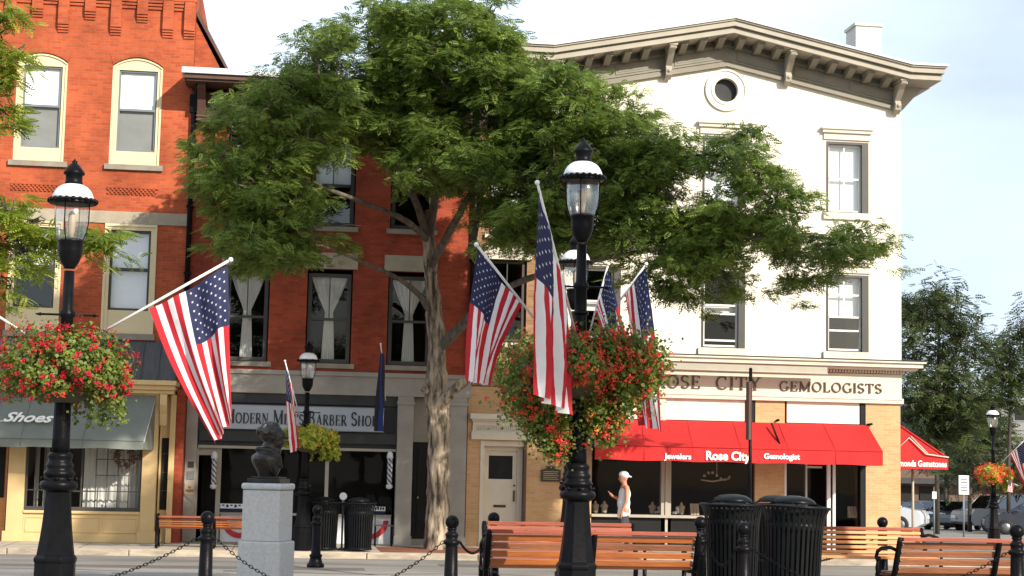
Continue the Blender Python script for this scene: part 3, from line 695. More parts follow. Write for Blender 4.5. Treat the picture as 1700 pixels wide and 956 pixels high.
# barber shop front
s = MB(); s.box(-1.94, 2.47, FY+.1, FY+.2, 2.12, 3.3); s.box(-1.94, 2.47, FY+.02, FY+.1, 3.08, 3.3); s.box(-1.9, 2.45, FY+.0, FY+.1, 2.22, 2.46)
s.build('fascia', 'roof_dark', MBD)
s = MB(); s.box(-1.92, 2.46, FY+.05, FY+.2, 2.06, 2.12); s.box(.90, .98, FY+.3, FY+.38, 0, 2.06); s.box(-1.50, -1.40, FY+.15, FY+.25, 0, 2.06); s.box(-1.94, -1.90, FY+.1, FY+.3, 0, 2.06); s.box(-1.9, -1.4, FY+.16, FY+.24, 1.9, 2.055)
s.box(-1.4, 2.42, FY+.22, FY+.34, .60, .65)
s.build('shop_frame', 'trim_tan', MBD)
for a, c in ((-1.38, .02), (1.2, 2.4)): s = MB(); s.box(a, c, FY+.3, FY+.36, 0, .6); s.build('base_panel', 'sign_white', MBD)
gl = MB()
for a, c in ((-1.40, .90), (.98, 2.42)): gl.add([(a, FY+.33, .62), (c, FY+.33, .62), (c, FY+.33, 2.06), (a, FY+.33, 2.06)], [(0, 1, 2, 3)])
gl.build('shop_glass', 'glass_shop', MBD)
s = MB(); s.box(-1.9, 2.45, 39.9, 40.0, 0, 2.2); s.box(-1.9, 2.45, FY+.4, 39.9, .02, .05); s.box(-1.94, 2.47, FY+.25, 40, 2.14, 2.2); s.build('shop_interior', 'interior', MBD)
sg = MB(); sg.box(-1.40, 2.16, FY-.06, FY+.0, 2.50, 3.02); sgo = sg.build('shop_sign', 'sign_board', MBD)
tx = MB(); serif_text(tx, "MODERN MEN'S BARBER SHOP", -1.37, 2.02, 2.615, .235, FY-.062, capscale=1.32, depth=.008); tx.build('lettering', 'letter_ink', sgo)
s = MB(); s.box(-1.42, 2.18, FY-.07, FY-.058, 2.485, 2.5); s.box(-1.42, 2.18, FY-.07, FY-.058, 3.02, 3.035); s.build('sign_edge', 'window_grey', sgo)
# bunting
for x0, x1, zt in ((-1.35, -.55, .50), (1.5, 2.35, .52)):
    s = MB(); n = 12; cx = (x0+x1)/2
    for rr0, rr1, mi in ((.0, .45, 1), (.45, .72, 2), (.72, 1.0, 0)):
        vs = []
        for i in range(n+1):
            a = PI*i/n
            for rr in (rr0, rr1): vs.append((cx-math.cos(a)*(x1-x0)/2*rr, FY+.285-.01*(i % 2), zt-math.sin(a)*.42*rr))
        s.add(vs, [(2*i, 2*i+1, 2*i+3, 2*i+2) for i in range(n)], mi)
    tag(s.build('bunting', ['bunting_red', 'flag_white', 'flag_white'], loc=(cx, FY+.28, zt)),
        'red and white half round bunting under the barber window '+('right of the bins' if x0 > 0 else 'behind the far bench'), 'bunting', 'bunting under the barber window')
# narrow door with upper panes
s = MB(); s.box(2.83, 3.64, FY+.4, FY+.5, 2.3, 3.3); s.build('transom', 'stone_grey', MBD); s = MB(); s.box(2.83, 3.64, FY+.4, FY+.46, 0, .12); s.build('door_step', 'stone_grey', MBD)
d_ = MB(); d_.box(2.88, 3.6, FY+.42, FY+.47, .12, 2.3)
for za, zb in ((.3, .95), (1.05, 2.15)):
    for xa in (2.98, 3.28): d_.box(xa, xa+.22, FY+.40, FY+.42, za, za+.02); d_.box(xa, xa+.22, FY+.40, FY+.42, zb-.02, zb); d_.box(xa, xa+.02, FY+.40, FY+.42, za, zb); d_.box(xa+.2, xa+.22, FY+.40, FY+.42, za, zb)
dr = d_.build('door', 'shop_black', MBD)
h = MB(); h.ball((3.52, FY+.37, 1.0), .035, 10, 6); h.ball((3.0, FY+.37, 1.05), .03, 10, 6); h.build('handle', 'gold', dr)
# door signs by the barber shop
s = MB(); s.box(-2.12, -1.99, FY-.035, FY-.021, 1.62, 1.75); s.build('intercom', 'roof_dark', MBD)
s = MB(); s.box(-2.13, -1.97, FY-.035, FY-.021, 1.36, 1.54); s.build('mailbox', 'window_grey', MBD)
s = MB(); s.box(-2.17, -1.95, FY-.035, FY-.021, 1.02, 1.28); so_ = s.build('notice', 'stone_band', MBD)
tx = MB(); add_text(tx, 'NO\nPARKING', .07, (-2.06, FY-.036, 1.15), width=.17, bold=.004, extrude=.002); tx.build('notice_text', 'letter_wine', so_)
for i, (px, py, nm) in enumerate(((590, 848, 'EVA'), (0, 0, ''))[:0]): pass

# ---------------------------------------------------------------- link building (brown brick with cream door)
LK = empty('brick_building', (5.0, FY, 0), 'narrow tan brick building with cream dentilled doorway beside the white building', 'building')
b = MB(); wall_sheet(b, 4.14, 5.74, 3.6, 9.4, FY+.05, [(4.45, 5.35, 7.1, 8.9), (4.45, 5.35, 4.6, 6.5)], .2)
b.box(4.16, 5.74, FY+.3, 50, 9.4, 9.5); b.box(5.54, 5.73, FY+.26, 50, 0, 9.4); b.box(4.16, 5.7, 49.8, 50, 0, 9.4); b.build('wall', 'brick_brown', LK)
b = MB(); wall_sheet(b, 4.06, 6.92, 0, 3.58, FY+.0, [(4.40, 5.42, 0, 2.36)], .35); b.build('ground_floor_wall', 'brick_tan', LK)
s = MB(); s.box(4.16, 5.7, 41.2, 41.3, 0, 9); s.build('inner_wall', 'interior', LK)
for z0, z1 in ((7.1, 8.9), (4.6, 6.5)):
    wd = window(LK, 4.5, 5.3, z0+.03, z1-.03, FY+.12, 'window_white' if z0 > 7 else 'window_dark', rails=((z0+z1)/2,), glass='glass_bright' if z0 > 7 else 'glass', vbars=((4.9, z0, z1),))
    if z0 > 7: sheetpart('blind', 'blind_white', wd, 4.52, 5.28, z0, z1, FY+.2)
    s = MB(); s.box(4.35, 5.45, FY-.04, FY+.05, z0-.12, z0-.01); s.build('sill', 'trim_stone', wd); s = MB(); s.box(4.35, 5.45, FY-.02, FY+.05, z1, z1+.3); s.build('lintel', 'trim_stone', wd)
s = MB(); s.box(4.14, 5.52, FY-.10, FY, 2.38, 2.56); s.box(4.17, 5.49, FY-.06, FY, 2.56, 2.80); s.box(4.10, 5.56, FY-.20, FY, 2.84, 2.96); s.box(4.14, 5.52, FY-.14, FY, 2.80, 2.84)
x = 4.26
while x < 5.40: s.box(x, x+.025, FY-.085, FY-.06, 2.60, 2.70); x += .045
s.box(4.36, 4.44, FY-.02, FY+.3, 0, 2.36); s.box(4.44, 5.36, FY+.05, FY+.3, 2.24, 2.37)
s.box(4.44, 4.52, FY+.22, FY+.34, 0, 2.24); s.box(5.24, 5.36, FY+.22, FY+.34, 0, 2.24); s.box(4.52, 5.24, FY+.22, FY+.34, 2.14, 2.24)
s.build('door_surround', 'trim_stone', LK, bevel=.006)
s = MB(); s.box(5.36, 5.42, FY+.002, FY+.34, 0, 2.36); s.build('door_reveal', 'brown_trim', LK)
d_ = MB(); x0, x1 = 4.52, 5.24
d_.box(x0, x0+.07, FY+.28, FY+.33, 0, 2.14); d_.box(x1-.1, x1, FY+.28, FY+.33, 0, 2.14); d_.box(x0+.07, x1-.1, FY+.28, FY+.33, 2.03, 2.14); d_.box(x0+.07, x1-.1, FY+.28, FY+.33, 0, 1.5)
dr = d_.build('door', 'trim_stone', LK)
s = MB(); s.box(x0+.07, x1-.1, FY+.31, FY+.32, 1.5, 2.03); s.build('door_pane', 'shop_black', dr)
s = MB(); s.box(4.72, 5.0, FY+.27, FY+.28, .86, .92); s.build('mail_slot', 'plaque', dr)
s = MB(); s.box(5.165, 5.195, FY+.24, FY+.28, 1.0, 1.25); s.ball((5.18, FY+.25, 1.36), .02, 8, 5); s.build('handle', 'plaque', dr)
s = MB(); s.prism([(5.75, 1.47), (6.20, 1.47), (6.20, 1.73), (6.10, 1.75), (6.04, 1.80), (5.975, 1.83), (5.91, 1.80), (5.85, 1.75), (5.75, 1.73)], 'y', FY-.05, FY-.01)
pl = s.build('plaque', 'plaque', LK)
s = MB(); s.ball((5.975, FY-.055, 1.79), .022, 8, 6)
for k in range(5): s.box(5.80, 6.15-.03*(k % 2), FY-.053, FY-.05, 1.52+.042*k, 1.528+.042*k)
s.build('plaque_relief', 'gold', pl)
s = MB(); s.tube([(4.10, FY-.06, 3.9), (4.10, FY-.06, 10.1)], .07, 10)
for zz in (4.4, 6.4, 8.4): s.box(4.01, 4.19, FY-.14, FY+.01, zz, zz+.05)
tag(s.build('drainpipe', 'black_iron', loc=(4.10, FY-.06, 3.9)), 'dark drainpipe on the red brick right of the tree trunk', 'drainpipe')
s = MB(); s.tube([(-2.30, FY-.08, 3.6), (-2.30, FY-.08, 9.72), (-2.25, FY-.12, 9.95), (-2.2, FY-.5, 10.1)], .06, 10)
s.box(-2.40, -2.20, FY-.16, FY-.02, 9.55, 9.95)
for zz in (4.4, 5.9, 7.4, 8.9): s.box(-2.38, -2.22, FY-.16, FY+.01, zz, zz+.04)
tag(s.build('drainpipe', 'black_iron', loc=(-2.30, FY-.08, 3.6)), 'long black drainpipe between the orange brick building and the red one', 'drainpipe')

# ---------------------------------------------------------------- white corner building
WB = empty('corner_building', (10, FY, 0), 'white three storey corner building with bracketed gable cornice, round attic window and red awnings', 'building')
XA, XL, XR, SL = 9.98, 5.74, 14.26, .205
def zr(x, z0): return z0-SL*abs(x-XA)
b = MB()
cols = [(6.52, 7.50), (9.46, 10.45), (12.45, 13.43)]
hol = [(a, c, 7.90, 9.60) for a, c in cols]+[(a, c, 4.62, 6.43) for a, c in cols]
wall_sheet(b, XL, XR, 4.38, 10.05, FY, hol, .16)
# wall above with round opening
cx, cz, rr = XA, 10.70, .33
pts = [(cx+rr*math.cos(R(a)), cz+rr*math.sin(R(a))) for a in range(0, 360, 15)]
def boundary(a):
    dx, dz = math.cos(R(a)), math.sin(R(a)); k = min(.62/abs(dx) if abs(dx) > 1e-6 else 9, .62/abs(dz) if abs(dz) > 1e-6 else 9); return (cx+dx*k, cz+dz*k)
bp_ = [boundary(a) for a in range(0, 360, 15)]
for i in range(24):
    j = (i+1) % 24
    q = [bp_[i], bp_[j], pts[j], pts[i]]; b.add([(p[0], FY, p[1]) for p in q], [(0, 1, 2, 3)])
    b.add([(pts[i][0], FY, pts[i][1]), (pts[j][0], FY, pts[j][1]), (pts[j][0], FY+.16, pts[j][1]), (pts[i][0], FY+.16, pts[i][1])], [(0, 1, 2, 3)])
zlow, ztop = 10.08, 11.32
b.add([(XL, FY, 10.05), (XR, FY, 10.05), (XR, FY, zlow), (XL, FY, zlow)], [(0, 1, 2, 3)])
b.add([(XL, FY, zlow), (cx-.62, FY, zlow), (cx-.62, FY, zr(cx-.62, 11.6)), (XL, FY, zr(XL, 11.6))], [(0, 1, 2, 3)])
b.add([(cx+.62, FY, zlow), (XR, FY, zlow), (XR, FY, zr(XR, 11.6)), (cx+.62, FY, zr(cx+.62, 11.6))], [(0, 1, 2, 3)])
b.add([(cx-.62, FY, ztop), (cx+.62, FY, ztop), (cx+.62, FY, 11.6), (cx-.62, FY, 11.6)], [(0, 1, 2, 3)])
b.box(XL, XL+.2, FY+.17, 50, 0, 11.15); b.box(XR-.2, XR-.001, FY+.17, 50, 3.4, 10.6); b.box(XL+.2, XR-.2, 49.8, 50, 0, 10.6)
b.build('wall', 'stucco', WB)
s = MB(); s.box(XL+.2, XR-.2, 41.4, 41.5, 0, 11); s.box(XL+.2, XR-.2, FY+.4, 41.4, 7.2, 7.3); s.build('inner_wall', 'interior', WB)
s = MB(); s.prism([(XL+.01, 11.2), (XA, 12.15), (XR-.01, 11.2), (XR-.01, 10.62), (XL+.01, 10.62)], 'y', FY+.25, 50); s.build('roof', 'roof_dark', WB)
def rake(mb, za, zb, y0, y1, ext=.0, flat=True, mi=0):
    """strip following gable; za/zb heights at the apex; flat returns at both ends"""
    xl, xr = XL+.02, XR-.02; e = .80+ext
    mb.prism([(XA, za), (xr, zr(xr, za)), (xr, zr(xr, zb)), (XA, zb)], 'y', y0, y1, mi); mb.prism([(XA, za), (xl, zr(xl, za)), (xl, zr(xl, zb)), (XA, zb)], 'y', y0, y1, mi)
    if flat:
        mb.box(xr, xr+e, y0, y1, zr(xr, za), zr(xr, zb), mi); mb.box(xl-e, xl, y0, y1, zr(xl, za), zr(xl, zb), mi)
        # returns along the sides
        mb.box(xr+.24, xr+e, y1, 50, zr(xr, za), zr(xr, zb), mi); mb.box(xl-e, xl-.02, y1, 50, zr(xl, za), zr(xl, zb), mi)
s = MB()
rake(s, 11.26, 11.34, FY-.10, FY-.01, flat=False); rake(s, 11.34, 11.93, FY-.045, FY-.005, flat=False); rake(s, 11.40, 11.44, FY-.07, FY-.045, flat=False)
rake(s, 11.72, 11.78, FY-.10, FY-.045, flat=False)
for (u0, u1) in ((.25, 1.25), (1.65, 2.65), (3.0, 4.05)):
    for sg_ in (-1, 1):
        xa, xb = XA+sg_*u0, XA+sg_*u1
        s.prism([(xa, zr(xa, 11.46)), (xb, zr(xb, 11.46)), (xb, zr(xb, 11.68)), (xa, zr(xa, 11.68))], 'y', FY-.062, FY-.045)
        s.prism([(xa+sg_*.06, zr(xa+sg_*.06, 11.51)), (xb-sg_*.06, zr(xb-sg_*.06, 11.51)), (xb-sg_*.06, zr(xb-sg_*.06, 11.63)), (xa+sg_*.06, zr(xa+sg_*.06, 11.63))], 'y', FY-.072, FY-.062)
s.build('frieze', 'trim_taupe', WB)
s = MB()
rake(s, 11.90, 12.01, FY-.74, FY+.3, -.04); rake(s, 12.01, 12.05, FY-.70, FY+.3, -.08); rake(s, 12.05, 12.17, FY-.82, FY+.3, .0); rake(s, 12.17, 12.21, FY-.86, FY+.3, .03)
# sloping side soffit
zc = zr(XR, 11.90)
s.prism([(XR+.0, 10.36), (XR+.55, 10.98), (XR+.80, zc+.02), (XR, zc+.02)], 'y', FY+.12, 49.8)
s.build('cornice', 'trim_tan', WB)
s = MB(); rake(s, 12.21, 12.26, FY-.90, FY+.3, .07); s.build('roof_edge', 'metal_white', WB)
for sg_ in (-1, 1):      # small modillions
    for k in range(10):
        if k in (3, 6+0, 9) and False: continue
        x = XA+sg_*(.24+.445*k)
        if any(abs(x-xx) < .2 for xx in (5.92, 8.56, 11.44, 14.12)): continue
        z = zr(x, 11.90); s = MB()
        s.prism([(FY-.045, z), (FY-.60, z), (FY-.60, z-.07), (FY-.40, z-.15), (FY-.24, z-.2), (FY-.045, z-.2)], 'x', x-.075, x+.075)
        s.box(x-.095, x+.095, FY-.63, FY-.045, z-.035, z+.01)
        s.build('modillion', 'trim_taupe', WB)
for x in (5.92, 8.56, 11.44, 14.12):
    z = zr(x, 11.90); s = MB()
    s.prism([(FY-.045, z), (FY-.66, z), (FY-.66, z-.1), (FY-.50, z-.17), (FY-.36, z-.30), (FY-.20, z-.44), (FY-.26, z-.54), (FY-.22, z-.66), (FY-.11, z-.74), (FY-.045, z-.74)], 'x', x-.07, x+.07)
    s.box(x-.10, x+.10, FY-.685, FY-.045, z-.055, z+.012); s.box(x-.085, x+.085, FY-.64, FY-.045, z-.12, z-.09)
    s.ball((x, FY-.30, z-.27), .055, 8, 6); s.ball((x, FY-.24, z-.56), .045, 8, 6)
    s.build('bracket', 'trim_tan', WB)
for y in (39.2, 41, 43, 45):
    s = MB(); s.prism([(XR, zc), (XR+.62, zc), (XR+.5, zc-.25), (XR+.12, zc-.8), (XR, zc-.85)], 'y', y, y+.16); s.build('side_bracket', 'trim_tan', WB)
# round window
s = MB(); N = 36
def ring(mb, r0, r1, y0, y1):
    for i in range(N):
        a0, a1 = 2*PI*i/N, 2*PI*(i+1)/N
        q = [(cx+r0*math.cos(a0), cz+r0*math.sin(a0)), (cx+r1*math.cos(a0), cz+r1*math.sin(a0)), (cx+r1*math.cos(a1), cz+r1*math.sin(a1)), (cx+r0*math.cos(a1), cz+r0*math.sin(a1))]
        mb.prism(q, 'y', y0, y1)
ring(s, .325, .49, FY-.03, FY-.002); ring(s, .455, .50, FY-.055, FY-.03); ring(s, .285, .355, FY-.05, FY+.10)
rw = s.build('round_window', 'stucco', WB)
s = MB(); ring(s, .265, .30, FY+.08, FY+.12); s.build('sash', 'window_dark', rw)
s = MB(); s.lathe([(.28, 0), (.28, .01)], 0, 0, seg=24); vv = [(cx+v[0], FY+.12+v[2], cz+v[1]) for v in s.v]; s.v = vv; s.build('glass', 'roof_dark', rw)
# sash windows
def white_window(a, c, z0, z1, kind):
    # shade of the reveals painted as dark strips, white sash
    f = MB(); t = .045; y = FY+.085
    f.box(a+.03, a+.03+t, y, y+.04, z0+.03, z1-.06); f.box(c-.13-t, c-.13, y, y+.04, z0+.03, z1-.06); f.box(a+.03+t, c-.13-t, y, y+.04, z1-.06-t, z1-.06); f.box(a+.03+t, c-.13-t, y, y+.04, z0+.03, z0+.03+t)
    for zz in kind['rails']: f.box(a+.03+t, c-.13-t, y-.01, y+.035, zz-.022, zz+.022)
    for vx, za, zb in kind.get('v', ()): f.box(vx-.014, vx+.014, y+.003, y+.035, za, zb)
    o = f.build('window', 'window_white', WB)
    g_ = MB(); g_.box(c-.13, c+.03, FY+.0-.012, FY+.14, z0, z1); g_.box(a-.02, a+.03, FY-.012, FY+.14, z0, z1); g_.box(a+.03, c-.13, FY-.012, FY+.14, z1-.06, z1); g_.box(a+.03, c-.13, FY+.03, FY+.14, z0-.0, z0+.03); g_.build('frame', 'window_dark', o)
    gl = MB(); gl.add([(a+.05, y+.02, z0+.05), (c-.15, y+.02, z0+.05), (c-.15, y+.02, z1-.08), (a+.05, y+.02, z1-.08)], [(0, 1, 2, 3)]); gl.build('glass', kind.get('g', 'glass'), o)
    for (m_, za, zb, dy) in kind['back']: sheetpart('blind', m_, o, a+.04, c-.14, za, zb, y+dy)
    s = MB(); s.box(a-.10, c+.05, FY-.07, FY-.013, z0-.16, z0-.004); s.build('sill', 'trim_stone', o)
    s = MB(); s.box(a-.13, c+.10, FY-.10, FY, z1+.20, z1+.28); s.box(a-.16, c+.13, FY-.14, FY, z1+.28, z1+.33); s.box(a-.09, c+.07, FY-.045, FY, z1+.045, z1+.20); s.build('hood', 'trim_stone', o)
for i, (a, c) in enumerate(cols):
    mx_ = (a+c)/2-.05
    white_window(a, c, 7.90, 9.60, dict(rails=(8.72,), v=((mx_, 7.95, 9.5),), back=(('blind_white', 7.9, 9.55, .12),), g='glass_bright'))
    if i == 2: white_window(a, c, 4.62, 6.43, dict(rails=(5.12, 5.44, 5.96), v=((mx_, 5.44, 6.36),), back=(('blind_white', 5.46, 6.38, .14),), g='glass_bright'))
    else: white_window(a, c, 4.62, 6.43, dict(rails=(4.80, 5.42, 5.62), back=(('curtain', 5.44, 5.6, .14),)))
s = MB(); q_ = at(1436, 60, 43.0); s.box(q_.x-.36, q_.x+.36, 42.7, 43.5, 11.0, q_.z+.20); s.box(q_.x-.40, q_.x+.40, 42.66, 43.54, q_.z+.20, q_.z+.28); s.build('chimney', 'brick_white', WB)
# shop level
s = MB(); s.box(5.8, 14.24, FY-.06, FY-.004, 3.55, 4.12); s.box(5.8, 14.28, FY-.09, FY-.004, 3.43, 3.55); s.box(5.8, 14.25, FY-.11, FY-.0, 3.515, 3.56)
s.box(5.6, 14.55, FY-.28, FY, 4.20, 4.26); s.box(5.6, 14.64, FY-.40, FY, 4.26, 4.36); s.box(5.6, 14.70, FY-.46, FY, 4.36, 4.41)
x = 5.7
while x < 14.3: s.box(x, x+.035, FY-.16, FY-.06, 4.13, 4.20); x += .07
s.box(8.38, 8.62, FY-.03, FY+.1, 2.9, 3.43); s.box(8.44, 8.56, FY-.045, FY-.03, 2.98, 3.36)
s.box(XR, XR+.02, FY+.05, 50, 3.43, 4.2); s.box(XR+.02, XR+.4, FY, 50, 4.26, 4.36)
s.build('entablature', 'trim_stone', WB, bevel=.006)
s = MB(); s.box(5.6, 14.72, FY-.48, FY, 4.412, 4.43); s.build('ledge_flashing', 'roof_dark', WB)
for t_, xa, xb, zz, hh_ in (('ROSE', 8.32, 9.42, 3.66, .30), ('CITY', 9.76, 10.86, 3.66, .30), ('GEMOLOGISTS', 11.28, 13.76, 3.665, .225)): tx = MB(); serif_text(tx, t_, xa, xb, zz, hh_, FY-.062, depth=.03); tx.build('lettering', 'letter_bronze', WB)
s = MB(); s.box(8.6, 12.28, FY-.56, FY-.42, 4.05, 4.21); s.box(6.4, 8.58, FY-.56, FY-.42, 4.06, 4.22); s.tube([(6.4, FY-.57, 4.07), (12.28, FY-.57, 4.06)], .02, 6); s.build('awning_roller', 'trim_tan', WB)
b = MB(); b.box(13.38, 14.22, FY-.02, FY+.4, 0, 3.43); b.box(10.74, 11.44, FY-.0, FY+.3, 0, 3.43); b.box(13.4, 14.2, FY-.04, FY-.02, 0, .2); b.box(14.0, 14.22, FY+.4, 50, 0, 3.43); b.build('pier', 'brick_tan', WB)
s = MB(); s.box(8.55, 8.78, FY+.05, FY+.2, 0, 2.9); s.box(8.64, 8.70, FY+.02, FY+.05, 0, 2.9); s.build('mullion_pier', 'trim_tan', WB)
for a, c in ((6.92, 8.38), (8.62, 10.50), (11.5, 13.24)): s = MB(); s.box(a, c, FY+.02, FY+.1, 2.94, 3.43); s.build('transom_panel', 'stucco', WB)
s = MB(); s.box(10.50, 10.72, FY+.0, FY+.2, 2.9, 3.43); s.box(13.26, 13.38, FY+.0, FY+.2, 0, 3.43); s.box(6.92, 13.38, FY+.03, FY+.3, 2.84, 2.94); s.box(6.92, 10.74, FY+.05, FY+.3, 0, .70); s.box(10.62, 10.74, FY+.1, FY+.3, .7, 2.9); s.box(11.44, 11.95, FY+.1, FY+.3, 0, .5)
s.box(6.92, 10.74, FY+.0, FY+.05, 0, .08)
s.build('shop_frame', 'shop_black', WB)
s = MB(); s.box(6.92, 10.72, FY-.06, FY+.3, .70, .76); s.build('shop_sill', 'trim_tan', WB)
s = MB(); s.box(11.44, 11.52, FY+.1, FY+.2, .5, 2.84); s.box(12.10, 12.14, FY+.5, FY+.58, 0, 2.84); s.box(12.50, 12.58, FY+.12, FY+.2, 0, 2.84); s.box(12.64, 12.70, FY+.12, FY+.2, 0, 2.84); s.box(12.14, 12.5, FY+.5, FY+.55, 1.9, 1.95); s.build('shop_door_frame', 'window_white', WB)
gl = MB()
for a, c in ((6.92, 8.55), (8.78, 10.62), (11.52, 12.10), (12.70, 13.26)): gl.add([(a, FY+.12, .72), (c, FY+.12, .72), (c, FY+.12, 2.84), (a, FY+.12, 2.84)], [(0, 1, 2, 3)])
gl.build('shop_glass', 'glass_shop', WB)
s = MB(); s.box(6.9, 13.9, 40.4, 40.5, 0, 3.4); s.box(6.92, 13.9, FY+.3, 40.4, .0, .03); s.box(6.92, 13.9, FY+.3, 40.4, 3.2, 3.25); s.box(6.92, 10.7, FY+.3, 38.9, .66, .70); s.build('shop_interior', 'interior', WB)
aw = awning('awning', 'awning_red', WB, 6.98, 13.42, 6.74, 13.30, FY-.03, 36.62, 2.92, 2.30, 1.98, 6)
tx = MB()
for t_, pxc, wd, sz, bd in (('Jewelers', 1125, 46, .17, .006), ('Rose City', 1209, 76, .27, .009), ('Gemologist', 1298, 62, .17, .006)):
    p = at(pxc, 759, 36.6); wm = wd/2800*36.6/math.cos(0)*1.02; add_text(tx, t_, sz, (p.x, 36.595, p.z), width=wm, bold=bd, extrude=.004)
tx.build('awning_lettering', 'letter_white', aw)
s = MB(); s.tube([at(1281, 703, 37.62), at(1297, 744, 36.80)], .026, 6); s.tube([(11.23, FY-.03, 2.97), (11.27, FY-.1, 2.99)], .03, 6); s.tube([(13.4, FY-.05, 2.93), (13.52, FY-.1, 2.95)], .03, 6); s.build('awning_arm', 'black_iron', aw)
# side street awning, seen end on
a = MB(); y0, y1 = 38.3, 45.0; xo = XR
zt, zb, zv = 2.98, 2.20, 1.93
a.add([(xo, y0, zt), (xo+1.25, y0, zb), (xo+1.25, y1, zb), (xo, y1, zt)], [(0, 1, 2, 3)])
a.add([(xo+1.25, y0, zb), (xo+1.25, y0, zv), (xo+1.25, y1, zv), (xo+1.25, y1, zb)], [(0, 1, 2, 3)])
a.add([(xo, y0, zt), (xo+1.25, y0, zb), (xo+1.25, y0, zv), (xo, y0, zv)], [(0, 1, 2, 3)])
a.add([(xo, y1, zt), (xo+1.25, y1, zb), (xo+1.25, y1, zv), (xo, y1, zv)], [(3, 2, 1, 0)])
a.tube([(xo, y0-.01, zt), (xo+1.25, y0-.01, zb)], .02, 6)
a2 = a.build('side_awning', 'awning_red', WB)
tx = MB(); add_text(tx, 'Diamonds Gemstones', .2, (xo+.52, y0-.012, 2.06), width=1.38, bold=.006, extrude=.004); tx.build('side_lettering', 'letter_white', a2)
s = MB(); s.tube([(xo+.02, y0-.03, 2.42), (xo+.28, y0-.04, 2.66), (xo+.70, y0-.05, 2.28), (xo+1.25, y0-.03, 2.22)], .016, 6); s.tube([(xo+.32, y0-.02, 2.70), (xo+.74, y0-.03, 2.30)], .012, 6); s.build('awning_arm', 'trim_stone', a2)
s = MB(); s.tube([(xo+.95, y0+1.5, -.15), (xo+.95, y0+1.5, 2.25)], .035, 8); s.tube([(xo+1.0, y0+3.5, -.2), (xo+1.0, y0+3.5, 2.25)], .035, 8); s.build('awning_post', 'trim_tan', a2)

